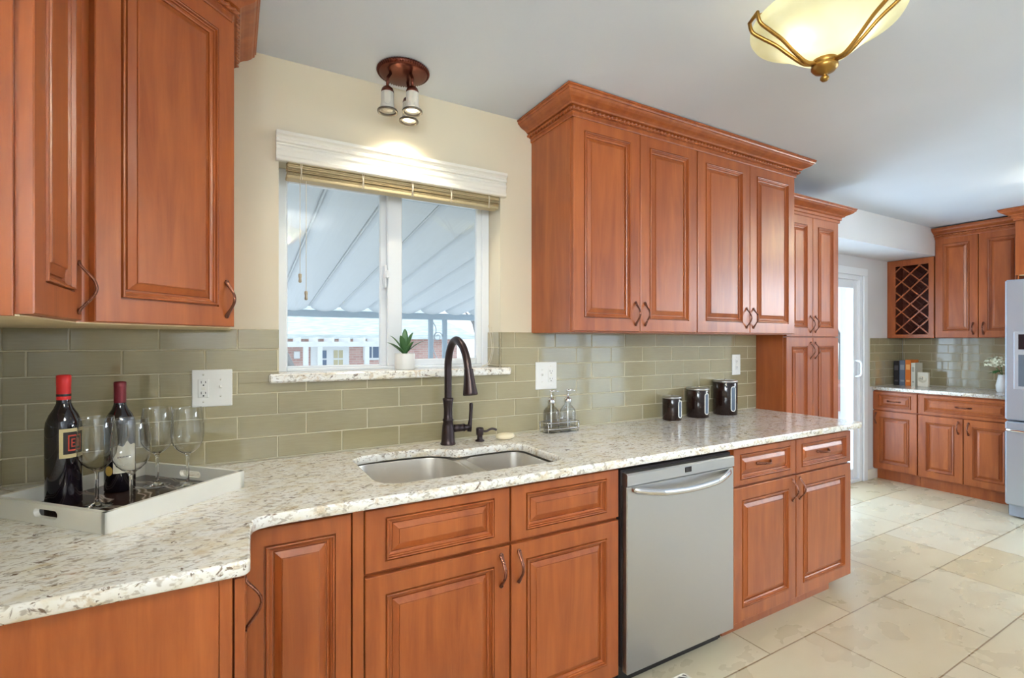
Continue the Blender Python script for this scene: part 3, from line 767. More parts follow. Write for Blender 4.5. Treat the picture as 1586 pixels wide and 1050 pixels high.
m = MB(); m.tube([(FX+0.098, FY-0.006, 0.962), (FX+0.100, FY-0.006, 0.985), (FX+0.103, FY-0.007, 1.015), (FX+0.105, FY-0.009, 1.06), (FX+0.105, FY-0.010, 1.082), (FX+0.105, FY-0.010, 1.088)], [0.010, 0.0105, 0.0075, 0.0075, 0.0085, 0.006], 14); m.build('lever', BRONZE, va)

so = thing('soap_dispenser', 'small dark bronze soap pump beside the faucet', 'dispenser', (0.969, 1.992, 0.914))
m = MB(); m.lathe([(0, 0.0005), (0.021, 0.0005), (0.021, 0.004), (0.0125, 0.010), (0.0125, 0.026), (0.017, 0.030), (0.017, 0.056), (0.015, 0.060), (0, 0.061)], (0.969, 1.992, 0.914), 24); m.build('body', BRONZE, so)
m = MB(); m.tube(bez([(0.980, 1.990, 0.957), (1.000, 1.985, 0.957), (1.016, 1.978, 0.966), (1.030, 1.973, 0.966), (1.042, 1.970, 0.960)], 5), 0.0048, 10); m.build('spout', BRONZE, so)

m = MB(); ls = []
for k in range(13):
    t = PI*k/12; r = math.sin(t)**0.55; z = -math.cos(t)*0.0145
    ls.append([(1.088+0.046*max(r, 0.02)*math.copysign(abs(math.cos(a))**0.75, math.cos(a)), 1.972+0.028*max(r, 0.02)*math.copysign(abs(math.sin(a))**0.8, math.sin(a)), 0.929+z) for a in [2*PI*i/28 for i in range(28)]])
m.loops(ls, True, True, True); tag(m.build('soap_bar', SOAP), 'ivory oval bar of soap on the counter right of the faucet', 'soap')

# glass soap bottles in a clear caddy
cd = thing('bottle_caddy', 'clear holder with thin rails around the two glass pump bottles', 'caddy', (1.412, 2.005, 0.914))
m = MB(); m.slab(rrect(1.312, 1.958, 1.512, 2.052, 0.03), 0.9145, 0.9195); m.build('base', GLASS, cd)
for z in (0.966, 0.936):
    m = MB(); pr = rrect(1.316, 1.962, 1.508, 2.048, 0.028); m.tube([(x, y, z) for x, y in pr+[pr[0]]], 0.0022, 8, caps=False); m.build('rail', CHROME, cd)
for x, y in ((1.318, 1.964), (1.506, 1.964), (1.318, 2.046), (1.506, 2.046)):
    m = MB(); m.tube([(x+0.004*(1 if x < 1.4 else -1), y+0.004*(1 if y < 2 else -1), 0.919), (x+0.004*(1 if x < 1.4 else -1), y+0.004*(1 if y < 2 else -1), 0.968)], 0.0022, 8); m.build('post', CHROME, cd)
def pump_bottle(x, label):
    b = thing('pump_bottle', label, 'bottle', (x, 2.004, 0.920), group='glass pump bottles')
    m = MB(); m.lathe([(0.0, 0.0005), (0.038, 0.0005), (0.040, 0.004), (0.040, 0.085), (0.037, 0.105), (0.026, 0.120), (0.0165, 0.126), (0.0165, 0.138), (0.0140, 0.138), (0.0140, 0.125), (0.024, 0.116), (0.0345, 0.102), (0.0373, 0.085), (0.0373, 0.008), (0.0, 0.007)], (0, 0, 0), 32)
    m.build('glass_body', GLASS, b, local=True)
    m = MB(); m.lathe([(0.0, 0.139), (0.0175, 0.139), (0.0180, 0.141), (0.0180, 0.156), (0.013, 0.160), (0.005, 0.162), (0.005, 0.190), (0.008, 0.192), (0.008, 0.200), (0.0, 0.201)], (0, 0, 0), 24); m.tube([(0.0, 0.0, 0.196), (0.020, -0.008, 0.198), (0.036, -0.014, 0.193)], [0.0045, 0.004, 0.003], 8)
    m.build('pump', CHROME, b, local=True)
    m = MB(); m.tube([(0, 0, 0.015), (0, 0, 0.138)], 0.0028, 8); m.build('dip_tube', WHITEP, b, local=True)
    return b
pb = pump_bottle(1.362, 'left of the two clear glass pump bottles, nearer the soap bar')
p2 = copy_tree(pb); p2.location.x = 1.462; tag(p2, 'right of the two clear glass pump bottles, nearer the canisters')

# canisters
def canister(x, y, r, h, az, label):
    c = thing('canister', label, 'canister', (x, y, 0.914), group='dark kitchen canisters')
    m = MB(); m.lathe([(0.0, 0.0005), (r-0.002, 0.0005), (r, 0.003), (r, h-0.018), (r-0.001, h-0.016), (0, h-0.016)], (x, y, 0.914), 48); bd_ = m.build('body', CANM, c)
    m = MB(); m.lathe([(r-0.001, h-0.0155), (r+0.0015, h-0.015), (r+0.002, h-0.006), (r-0.002, h-0.002), (r*0.6, h-0.001), (0, h)], (x, y, 0.914), 48); li = m.build('lid', STEEL, c)
    m = MB(); m.lathe([(0.0, h), (0.008, h), (0.006, h+0.004), (0.0, h+0.005)], (x, y, 0.914), 16); m.build('knob', CHROME, li)
    def stadium(a, b, n=10): return [(a*math.cos(t)*1.0, b*0+(a*math.sin(t))+(b if math.sin(t) >= 0 else -b)) for t in [2*PI*(i+0.5)/(2*n) for i in range(2*n)]]
    zc = 0.914+h*0.47; a = 0.0175; bb = h*0.36-a
    def on(u, z, rr): t = az+u/r; return (x+rr*math.cos(t), y+rr*math.sin(t), zc+z)
    o1 = stadium(a, bb); i1 = stadium(a-0.0045, bb)
    m = MB(); m.loops([[on(u, z, r+0.0003) for u, z in o1], [on(u, z, r+0.0028) for u, z in o1], [on(u, z, r+0.0028) for u, z in i1], [on(u, z, r+0.0003) for u, z in i1]]); m.build('window_rim', WHITEP, c)
    m = MB(); m.loops([[on(u, z, r+0.0006) for u, z in i1], [on(u*0.5, z, r+0.0007) for u, z in i1]], True, False, True); m.build('window_pane', mat('smoked_pane', (96, 108, 124), 0.08), c)
canister(2.184, 1.994, 0.052, 0.138, math.radians(-80), 'smallest dark canister with steel lid, leftmost of the three on the counter')
canister(2.405, 2.000, 0.063, 0.175, math.radians(-88), 'middle-sized dark canister with steel lid between the small and tall ones')
canister(2.646, 1.994, 0.070, 0.212, math.radians(-103), 'tallest dark canister with steel lid nearest the pantry')

# wall plates
def plate(name, label, x0, x1, z0, z1, kinds, grp=None):
    p = thing(name, label, 'outlet', ((x0+x1)/2, 2.07, z0))
    yf = 2.0655
    m = MB(); m.box(x0, yf, z0, x1, 2.0715, z1, 0.002); m.build('cover_plate', WHITEP, p)
    zc = (z0+z1)/2
    for k, cx in kinds:
        if k == 'gfci':
            m = MB(); m.box(cx-0.0165, yf-0.0025, zc-0.033, cx+0.0165, yf+0.001, zc+0.033, 0.0015); q = m.build('receptacle', WHITEP, p)
            for dz in (-0.019, 0.019):
                m = MB(); m.box(cx-0.0075, yf-0.0030, zc+dz-0.001, cx-0.0055, yf-0.0022, zc+dz+0.008); m.build('slot', BLACK, q)
                m = MB(); m.box(cx+0.0055, yf-0.0030, zc+dz+0.0, cx+0.0075, yf-0.0022, zc+dz+0.007); m.build('slot', BLACK, q)
                m = MB(); m.tube([(cx, yf-0.0030, zc+dz-0.007), (cx, yf-0.0022, zc+dz-0.007)], 0.0026, 8); m.build('ground_hole', BLACK, q)
            m = MB(); m.box(cx-0.006, yf-0.0035, zc-0.0045, cx+0.006, yf-0.002, zc-0.0005, 0.0005); m.build('reset_button', WHITEPT, q)
            m = MB(); m.box(cx-0.006, yf-0.0035, zc+0.0005, cx+0.006, yf-0.002, zc+0.0045, 0.0005); m.build('test_button', WHITEPT, q)
        else:
            m = MB(); m.box(cx-0.005, yf-0.0008, zc-0.012, cx+0.005, yf+0.001, zc+0.012); m.box(cx-0.0042, yf-0.013, zc+0.000, cx+0.0042, yf, zc+0.010, 0.002); m.build('toggle', WHITEP, p)
        for dz in (-0.048, 0.048) if k == 'gfci' else (-0.030, 0.030):
            m = MB(); m.tube([(cx, yf-0.0008, zc+dz), (cx, yf+0.0005, zc+dz)], 0.0032, 10); m.build('screw', WHITEPT, p)
plate('switch_plate', 'white double wall plate with outlet and switch above the wine tray', -0.118, 0.006, 1.126, 1.258, (('gfci', -0.083), ('toggle', -0.030)))
plate('switch_plate', 'white double wall plate with switch and outlet above the glass pump bottles', 1.312, 1.438, 1.120, 1.257, (('toggle', 1.350), ('gfci', 1.402)))
plate('outlet_plate', 'white single outlet plate above the tallest canister', 2.812, 2.894, 1.144, 1.276, (('gfci', 2.853),))

# ------------------------------------------------------------------ tray with bottles and glasses
TA = math.radians(43.2); TL, TW, TH = 0.393, 0.405, 0.050
TM = Matrix.Translation((-0.250, 1.447, 0.9145)) @ Matrix.Rotation(TA, 4, 'Z')
tr = thing('serving_tray', 'white lacquered square serving tray holding wine bottles and glasses', 'tray', TM.to_translation(), TA)
def slot_wall(mb, L, H, T, Mx, slot):
    """upright board with a rounded hand slot"""
    ring = [(0, 0), (L, 0), (L, H), (0, H)]
    hole = list(reversed(arc(L/2+0.032, H*0.54, 0.0105, -90, 90, 8)+arc(L/2-0.032, H*0.54, 0.0105, 90, 270, 8))) if slot else None
    R = Mx @ Matrix.Rotation(PI/2, 4, 'X')
    mb.slab(ring, -T, 0, [hole] if hole else [], 0, R)
m = MB(); m.box(0.004, 0.004, 0.0, TL-0.004, TW-0.004, 0.007, 0, TM); m.build('tray_floor', WHITEPT, tr)
T = 0.012
for Mx, L, s, nm in ((TM @ Matrix.Translation((0, TW, 0)) @ Matrix.Rotation(-PI/2, 4, 'Z'), TW, True, 'handle_side'), (TM @ Matrix.Translation((TL, 0, 0)) @ Matrix.Rotation(PI/2, 4, 'Z'), TW, True, 'handle_side'),
                     (TM, TL, False, 'long_side'), (TM @ Matrix.Translation((TL, TW, 0)) @ Matrix.Rotation(PI, 4, 'Z'), TL, False, 'long_side')):
    mm = MB(); slot_wall(mm, L, TH, T, Mx, s); mm.build(nm, WHITEPT, tr)
def liner_mat():
    m, nt, b = new_mat('dark_glossy_tray_liner')
    v = coords(nt, (1, 1, 1), rot=(0, 0, 0.2))
    w = N(nt, 'ShaderNodeTexWave'); w.inputs['Scale'].default_value = 4.5; w.inputs['Distortion'].default_value = 9; w.inputs['Detail'].default_value = 2; w.inputs['Detail Scale'].default_value = 1.2
    nt.links.new(v, w.inputs['Vector'])
    c = ramp(nt, w.outputs[1], [(0.0, s2l((52, 36, 30))), (0.80, s2l((66, 46, 38))), (0.9, s2l((190, 180, 168))), (1.0, s2l((80, 60, 50)))])
    nt.links.new(c, b.inputs['Base Color']); setp(b, Roughness=0.1); return m
m = MB(); m.box(T+0.0005, T+0.0005, 0.0072, TL-T-0.0005, TW-T-0.0005, 0.0090, 0, TM); m.build('liner', liner_mat(), tr)
TZ = 0.9145+0.0093
def patch(mb, x, y, r, a0, a1, z0, z1, n=14, top=None):
    lo = []; hi = []
    for i in range(n+1):
        a = a0+(a1-a0)*i/n; p = (x+r*math.cos(a), y+r*math.sin(a))
        lo.append((p[0], p[1], z0)); hi.append((p[0], p[1], z1 if top is None else z1+top(i/n)))
    mb.loops([lo, hi], False)
bx, by = -0.387, 1.740
b = thing('wine_bottle', 'dark wine bottle with bright red foil neck, left on the tray', 'bottle', (bx, by, TZ), group='wine bottles on the tray')
m = MB(); m.lathe([(0, 0.0005), (0.036, 0.0005), (0.0385, 0.004), (0.0385, 0.205), (0.0365, 0.222), (0.030, 0.240), (0.021, 0.256), (0.0155, 0.270), (0.0145, 0.285), (0.0143, 0.342), (0, 0.342)], (bx, by, TZ), 40); m.build('glass_body', BOTTLE, b)
m = MB(); m.lathe([(0.0149, 0.279), (0.0151, 0.281), (0.0151, 0.318), (0.0155, 0.320), (0.0155, 0.343), (0.013, 0.3455), (0, 0.346)], (bx, by, TZ), 28); fo = m.build('foil_capsule', REDFOIL, b)
m = MB(); m.lathe([(0.0153, 0.2885), (0.0154, 0.289), (0.0154, 0.2945), (0.0153, 0.295)], (bx, by, TZ), 28); m.build('foil_band', BLACKL, fo)
ac = math.radians(-45); d2r = math.radians
m = MB(); patch(m, bx, by, 0.0388, ac-d2r(46), ac+d2r(46), TZ+0.128, TZ+0.205); lb = m.build('label', CREAML, b)
m = MB(); patch(m, bx, by, 0.0390, ac-d2r(34), ac+d2r(38), TZ+0.138, TZ+0.196); m.build('label_print', BLACKL, lb)
m = MB()
for f0, f1, z0, z1 in ((-20, 26, 0.146, 0.150), (-20, 26, 0.184, 0.188), (-20, -16, 0.150, 0.184), (22, 26, 0.150, 0.184), (-10, -6.5, 0.156, 0.178), (-6.5, 3, 0.156, 0.159), (-6.5, 1, 0.1655, 0.1685), (-6.5, 3, 0.175, 0.178), (7, 18, 0.156, 0.178)):
    patch(m, bx, by, 0.0392, ac+d2r(f0), ac+d2r(f1), TZ+z0, TZ+z1, 5)
m.build('label_print', REDL, lb)
bx, by = -0.282, 1.832
b = thing('wine_bottle', 'dark wine bottle with burgundy neck and ivory label behind the glasses', 'bottle', (bx, by, TZ), group='wine bottles on the tray')
m = MB(); m.lathe([(0, 0.0005), (0.035, 0.0005), (0.0372, 0.004), (0.0372, 0.190), (0.0355, 0.205), (0.029, 0.222), (0.020, 0.236), (0.0152, 0.250), (0.0142, 0.262), (0.0140, 0.314), (0, 0.314)], (bx, by, TZ), 40); m.build('glass_body', BOTTLE, b)
m = MB(); m.lathe([(0.0146, 0.254), (0.0149, 0.256), (0.0149, 0.300), (0.0152, 0.302), (0.0152, 0.315), (0.012, 0.3175), (0, 0.318)], (bx, by, TZ), 28); m.build('foil_capsule', WINEFOIL, b)
ac = math.radians(-66)
m = MB(); patch(m, bx, by, 0.0375, ac-d2r(40), ac+d2r(52), TZ+0.055, TZ+0.118, 30, lambda t: 0.012+0.022*math.exp(-((t-0.55)/0.12)**2)+0.006*math.sin(9*t)); lb = m.build('label', IVORYL, b)
m = MB()
for i, (a0, a1) in enumerate(((-24, -20), (-18, -12), (-10, -7), (-5, 0), (2, 4), (6, 13), (15, 18), (20, 27))):
    patch(m, bx, by, 0.0377, ac+d2r(a0), ac+d2r(a1), TZ+0.098+0.001*(i % 2), TZ+0.103, 3)
m.build('label_print', GREYTXT, lb)
m = MB(); a0 = ac-d2r(58); ls = [[(bx+0.0377*math.cos(a0+k*0.011*math.cos(t)/0.037), by+0.0377*math.sin(a0+k*0.011*math.cos(t)/0.037), TZ+0.063+k*0.014*math.sin(t)) for t in [2*PI*i/24 for i in range(24)]] for k in (1.0, 0.5, 0.05)]
m.loops(ls, True, False, True); m.build('medallion', GOLDL, b)

def wine_glass(label):
    g = thing('wine_glass', label, 'glass', (0, 0, TZ), group='stemmed wine glasses on the tray')
    m = MB(); m.lathe([(0.0, 0.0005), (0.034, 0.0005), (0.0345, 0.0012), (0.030, 0.0024), (0.014, 0.0050), (0.0055, 0.011), (0.0042, 0.022), (0.0038, 0.060), (0.0042, 0.086), (0.0070, 0.0945), (0.0120, 0.0985), (0.0200, 0.104), (0.0320, 0.116), (0.0405, 0.134), (0.0432, 0.154), (0.0425, 0.180), (0.0395, 0.210), (0.0365, 0.2345),
                       (0.0362, 0.2355), (0.0357, 0.2345), (0.0386, 0.210), (0.0416, 0.180), (0.0423, 0.154), (0.0396, 0.1345), (0.0312, 0.117), (0.0195, 0.1055), (0.010, 0.1015), (0.0, 0.1005)], (0, 0, 0), 40)
    for k, f in enumerate(m.f): m.mi[k] = 1 if max(m.v[i].z for i in f) < 0.0995 else 0
    m.build('bowl_and_stem', [GLASS, SOLIDGLASS], g, local=True)
    return g
spots = [(-0.306, 1.675, 'empty wine glass in front of the red-necked bottle'), (-0.223, 1.599, 'empty wine glass nearest the tray front, in front of the ivory label'),
         (-0.192, 1.826, 'empty wine glass at the back, third from the left'), (-0.112, 1.778, 'empty wine glass at the right end of the tray')]
g0 = wine_glass(spots[0][2])
for i, (x, y, lab) in enumerate(spots):
    g = g0 if i == 0 else copy_tree(g0)
    g.location = (x, y, TZ); g.rotation_euler = (0, 0, i*0.5); g['label'] = lab

# plant on the sill
pl = thing('potted_plant', 'small agave plant in a white cup pot on the window sill', 'plant', (0.667, 2.125, 1.2368))
m = MB(); m.lathe([(0, 0.0), (0.040, 0.0), (0.0435, 0.004), (0.0445, 0.068), (0.0425, 0.070), (0.0405, 0.066), (0.039, 0.058), (0, 0.058)], (0.667, 2.125, 1.2368), 32); m.build('pot', CERAM, pl)
m = MB(); m.lathe([(0.039, 0.0), (0.02, 0.003), (0, 0.004)], (0.667, 2.125, 1.2955), 20); m.build('soil', mat('dark_soil', (52, 44, 36), 0.9), pl)
random.seed(5)
for az, ln, lift in ((200, 0.125, 0.055), (-15, 0.125, 0.062), (150, 0.10, 0.085), (80, 0.08, 0.115), (-60, 0.085, 0.058), (240, 0.08, 0.085), (20, 0.06, 0.10)):
    a = math.radians(az); pts = []; rad = []; ell = []
    for i in range(11):
        s = i/10; d = ln*0.72*(s**1.15); z = lift*(1.35*s-0.35*s*s*s)
        if az == 80 and i: d = ln*0.25*s
        pts.append((0.667+d*math.cos(a), 2.122+d*math.sin(a)*0.55, 1.300+z))
        w = 0.014*(math.sin(PI*min(1, 0.18+0.82*s))**0.8)+0.0006; rad.append(w); ell.append((1, 0.16))
    side = (-math.sin(a), math.cos(a), 0.0)
    m = MB(); m.tube(pts, rad, 10, ell=ell, up=side); m.build('leaf', LEAF, pl)

# ------------------------------------------------------------------ ceiling fixtures
bulb_on = emit_mat('lit_bulb', (255, 244, 215), 1.6)
bulb_dim = mat('unlit_bulb', (222, 214, 200), 0.3)
FROST = mat('frosted_ribbed_glass', (236, 232, 220), 0.4)
FROST.node_tree.nodes['Principled BSDF'].inputs['Transmission Weight'].default_value = 0.35
sf = thing('ceiling_spotlight', 'small three-lamp bronze ceiling fixture above the kitchen window', 'lamp', (0.60, 1.930, CZ))
m = MB(); m.lathe([(0.0, -0.0005), (0.098, -0.0005), (0.101, -0.006), (0.096, -0.014), (0.090, -0.018), (0.080, -0.020), (0.030, -0.026), (0, -0.027)], (0.60, 1.930, CZ), 96)
m.build('canopy', COPPERB, sf)
m = MB()
for i in range(60):
    a = 2*PI*i/60; M = Matrix.Translation((0.60, 1.930, CZ-0.0085)) @ Matrix.Rotation(a, 4, 'Z')
    m.tube([(0.1005, 0, 0.006), (0.1015, 0, 0.0), (0.096, 0, -0.007)], 0.0026, 6, M)
m.build('fluted_rim', COPPERB, sf)
R_ = Vector((0.869, -0.495)); F_ = Vector((0.495, 0.869))
for (dr_, df_, on) in ((-0.055, -0.032, False), (0.042, -0.030, True), (0.010, 0.055, True)):
    p = R_*dr_+F_*df_; x, y = 0.60+p.x, 1.930+p.y
    m = MB(); m.tube([(0.60+p.x*0.8, 1.930+p.y*0.8, CZ-0.024), (x, y, CZ-0.045), (x, y, CZ-0.085)], 0.006, 12); m.build('stem', COPPERB, sf)
    m = MB(); m.lathe([(0.006, 0.0), (0.013, -0.003), (0.021, -0.010), (0.0245, -0.020), (0.0245, -0.026), (0.022, -0.026)], (x, y, CZ-0.078), 28); m.build('lamp_holder', COPPERB, sf)
    m = MB(); m.lathe([(0.0235, -0.022), (0.0240, -0.03), (0.0245, -0.065), (0.028, -0.085), (0.034, -0.096), (0.0325, -0.097), (0.026, -0.086), (0.0225, -0.066), (0.0215, -0.022)], (x, y, CZ-0.078), 72, rib=(36, 0.016)); sh = m.build('shade', FROST, sf)
    m = MB(); m.lathe([(0.031, -0.096), (0.0385, -0.095), (0.0400, -0.099), (0.0385, -0.103), (0.031, -0.102), (0.031, -0.096)], (x, y, CZ-0.078), 40); m.build('shade_ring', mat('grey_bronze_ring', (110, 102, 92), 0.3, 0.8), sh)
    m = MB(); m.lathe([(0.0, -0.075), (0.012, -0.076), (0.020, -0.082), (0.0225, -0.090), (0.020, -0.094), (0.0, -0.096)], (x, y, CZ-0.078), 24); m.build('bulb', bulb_on if on else bulb_dim, sf)
    if on:
        l = bpy.data.lights.new('spot_beam', 'SPOT'); l.energy = 3; l.color = (1.0, 0.90, 0.72); l.spot_size = math.radians(125); l.spot_blend = 0.6; l.shadow_soft_size = 0.02
        lo = bpy.data.objects.new('spot_beam', l); lo.location = (x, y, CZ-0.078-0.106); COL.objects.link(lo); lo.rotation_euler = (math.radians(8), 0, 0)

def bowl_mat():
    m = bpy.data.materials.new('alabaster_glass'); m.use_nodes = True; nt = m.node_tree
    nt.nodes.remove(nt.nodes['Principled BSDF']); out = nt.nodes['Material Output']
    v = coords(nt); n = noise(nt, v, 7, 3, 0.5, 0.8)
    c = ramp(nt, n, [(0.3, s2l((238, 236, 196))), (0.7, s2l((248, 248, 222)))])
    t = N(nt, 'ShaderNodeBsdfTranslucent'); d = N(nt, 'ShaderNodeBsdfDiffuse'); g = N(nt, 'ShaderNodeBsdfGlossy'); g.inputs['Roughness'].default_value = 0.15
    nt.links.new(c, t.inputs[0]); nt.links.new(c, d.inputs[0])
    m1 = N(nt, 'ShaderNodeMixShader'); m1.inputs[0].default_value = 0.35
    nt.links.new(t.outputs[0], m1.inputs[1]); nt.links.new(d.outputs[0], m1.inputs[2])
    m2 = N(nt, 'ShaderNodeMixShader'); m2.inputs[0].default_value = 0.06
    nt.links.new(m1.outputs[0], m2.inputs[1]); nt.links.new(g.outputs[0], m2.inputs[2])
    nt.links.new(m2.outputs[0], out.inputs[0]); return m
ALAB = bowl_mat()
def bowl_lamp(cx, cy, label, az0, power, tint=(1.0, 0.96, 0.90)):
    L = thing('ceiling_lamp', label, 'lamp', (cx, cy, CZ))
    bp = [(0.197, -0.098), (0.203, -0.108), (0.203, -0.120), (0.196, -0.132), (0.180, -0.142), (0.160, -0.152), (0.138, -0.166), (0.115, -0.183), (0.092, -0.201), (0.070, -0.217), (0.050, -0.228), (0.028, -0.234), (0.0, -0.235)]
    m = MB(); m.lathe(bp, (cx, cy, CZ), 64); m.build('glass_bowl', ALAB, L)
    m = MB(); m.lathe([(0.0, -0.0005), (0.075, -0.0005), (0.078, -0.006), (0.070, -0.020), (0.030, -0.028), (0.010, -0.032), (0.008, -0.232), (0, -0.232)], (cx, cy, CZ), 32); m.build('ceiling_plate', BRASS, L)
    m = MB(); m.lathe([(0.0, -0.215), (0.026, -0.222), (0.034, -0.232), (0.036, -0.242), (0.033, -0.246), (0.036, -0.250), (0.036, -0.256), (0.028, -0.266), (0.014, -0.272), (0.008, -0.275), (0.006, -0.278), (0.0115, -0.283), (0.0120, -0.289), (0.007, -0.295), (0.0, -0.296)], (cx, cy, CZ), 32); m.build('finial', BRASS, L)
    for k in range(3):
        a = az0+k*2*PI/3; M = Matrix.Translation((cx, cy, CZ)) @ Matrix.Rotation(a, 4, 'Z')
        m = MB()
        for s in (-1, 1):
            pts = bez([(0.030, 0.004*s, -0.243), (0.060, 0.006*s, -0.240), (0.096, 0.010*s, -0.214), (0.138, 0.016*s, -0.178), (0.178, 0.021*s, -0.153), (0.207, 0.024*s, -0.132), (0.215, 0.025*s, -0.104)], 6)
            m.tube(pts, 0.0055, 10, M)
        m.tube([(0.215, -0.027, -0.104), (0.215, 0.027, -0.104)], 0.0055, 10, M)
        m.tube([(0.215, 0.0, -0.104), (0.190, 0.0, -0.092), (0.10, 0.0, -0.06), (0.02, 0, -0.03)], 0.004, 8, M)
        m.build('arm', BRASS, L)
    for k in range(3):
        a = az0+0.35+k*2*PI/3; x, y = cx+0.088*math.cos(a), cy+0.088*math.sin(a)
        m = MB(); m.lathe([(0.0, 0.022), (0.012, 0.020), (0.020, 0.010), (0.022, -0.002), (0.014, -0.020), (0.0, -0.024)], (x, y, CZ-0.130), 18); m.build('bulb', bulb_on, L)
        m = MB(); m.tube([(x, y, CZ-0.114), (x, y, CZ-0.08), (cx, cy, CZ-0.05)], 0.009, 10); m.build('lamp_socket', BRASS, L)
        l = bpy.data.lights.new('bulb_light', 'POINT'); l.energy = power; l.color = tint; l.shadow_soft_size = 0.03
        lo = bpy.data.objects.new('bulb_light', l); lo.location = (x, y, CZ-0.168); COL.objects.link(lo)
    return L
bowl_lamp(1.56, 0.83, 'glowing alabaster bowl ceiling lamp with brass arms at the upper right', math.radians(150.3), 0.13, (1.0, 0.93, 0.72))
bowl_lamp(4.6, 0.72, 'second alabaster bowl ceiling lamp farther inside the room', math.radians(30), 7)
bowl_lamp(0.38, -0.35, 'added alabaster bowl ceiling lamp for fill, unseen behind the photographer', math.radians(30), 26)  # lamp added out of view to brighten the upper cabinets and left side

# ------------------------------------------------------------------ far kitchen wall
M = frame((5.58, AY, 0), (0, -1))    # local x = 2.5 - y
def far_cab(name, label, y0, y1):
    c = thing(name, label, 'cabinet', (5.87, (y0+y1)/2, 0))
    b = MB(); b.box(5.58, y1, 0.10, EX-0.002, y0, BZ1, 0.001); b.box(5.625, y1, 0, EX-0.002, y0, 0.10); b.build('carcass', WOOD, c); return c
c = far_cab('far_base_cabinet', 'single-door cherry base cabinet in the far corner beside the sliding door', 2.498, 2.132)
door(c, M, 0.003, 0.690, 0.364, 0.868, ('h', 0.18, 0.78), 0.044, 0.024, 'drawer'); door(c, M, 0.003, 0.112, 0.364, 0.680, ('v', 0.030, 0.605))
c = far_cab('far_base_cabinet', 'two-door cherry base cabinet next to the refrigerator', 2.130, 1.465)
door(c, M, 0.374, 0.690, 1.030, 0.868, ('h', 0.70, 0.78), 0.046, 0.024, 'drawer')
door(c, M, 0.374, 0.112, 0.6975, 0.680, ('v', 0.665, 0.600)); door(c, M, 0.7025, 0.112, 1.030, 0.680, ('v', 0.735, 0.600))
m = MB(); m.slab([(5.535, 1.455), (EX-0.010, 1.455), (EX-0.010, AY-0.010), (5.535, AY-0.010)], 0.883, 0.914, [], 0.004)
tag(m.build('far_countertop', GRANITE), 'short granite countertop on the far wall with books and clock', 'countertop')
# wine rack
c = thing('wine_rack_cabinet', 'open cherry wall cabinet with diamond wine lattice in the far corner', 'cabinet', (6.0, 2.30, 1.396))
y0, y1, z0, z1 = 2.498, 2.112, 1.396, 2.176
b = MB(); b.box(5.87, y1, z0, EX-0.002, y1+0.016, z1); b.box(5.87, y0-0.016, z0, EX-0.002, y0, z1); b.box(5.87, y1, z0, EX-0.002, y0, z0+0.016); b.box(5.87, y1, z1-0.016, EX-0.002, y0, z1); b.box(EX-0.02, y1, z0, EX-0.002, y0, z1); b.build('carcass', WOOD_IN, c)
b = MB(); fw = 0.055
b.box(5.85, y1, z0, 5.87, y1+0.042, z1, 0.001); b.box(5.85, y0-fw-0.015, z0, 5.87, y0, z1, 0.001); b.box(5.85, y1+0.042, z0, 5.87, y0-fw-0.015, z0+0.035, 0.001); b.box(5.85, y1+0.042, z1-0.06, 5.87, y0-fw-0.015, z1, 0.001); b.build('face_frame', WOOD, c)
def lattice(x):
    b = MB(); ya, yb, za, zb = y1+0.040, y0-fw-0.013, z0+0.033, z1-0.058; s = (zb-za)/4.55
    for sg in (1, -1):
        for k in range(-12, 16):
            # line: z = za + sg*(y-ya)*1.0 + k*s
            pts = []
            f = lambda y: za+sg*(y-ya)+k*s
            a, d = ya, yb
            lo = sorted([ya+(za-za-k*s)/sg, ya+(zb-za-k*s)/sg]); a = max(a, lo[0]); d = min(d, lo[1])
            if d-a < 0.01: continue
            p, q = Vector((x+sg*0.004, a, f(a))), Vector((x+sg*0.004, d, f(d)))
            dv = (q-p).normalized(); nv = Vector((0, -dv.z, dv.y))*0.0055
            vs = [p-nv+Vector((-0.004, 0, 0)), p+nv+Vector((-0.004, 0, 0)), q+nv+Vector((-0.004, 0, 0)), q-nv+Vector((-0.004, 0, 0)), p-nv+Vector((0.004, 0, 0)), p+nv+Vector((0.004, 0, 0)), q+nv+Vector((0.004, 0, 0)), q-nv+Vector((0.004, 0, 0))]
            b.add(vs, [(0, 1, 2, 3), (7, 6, 5, 4), (0, 3, 7, 4), (1, 5, 6, 2), (0, 4, 5, 1), (3, 2, 6, 7)])
    return b
lattice(5.862).build('lattice', WOOD, c); lattice(6.10).build('lattice', WOOD_IN, c)  # rear lattice takes the darker wood, its shade is in the colour
M3 = frame((5.87, AY, 0), (0, -1))
c = thing('far_wall_cabinet', 'two-door cherry wall cabinet above the far counter, left of the refrigerator', 'cabinet', (6.0, 1.8, 1.396))
b = MB(); b.box(5.87, 1.472, 1.396, EX-0.002, 2.104, 2.345, 0.001); b.build('carcass', WOOD, c)
door(c, M3, 0.398, 1.400, 0.709, 2.338, ('v', 0.676, 1.480)); door(c, M3, 0.714, 1.400, 1.026, 2.338, ('v', 0.746, 1.480))
m = MB(); pth = [(EX-0.002, 2.104), (5.85, 2.104), (5.85, 1.474)]
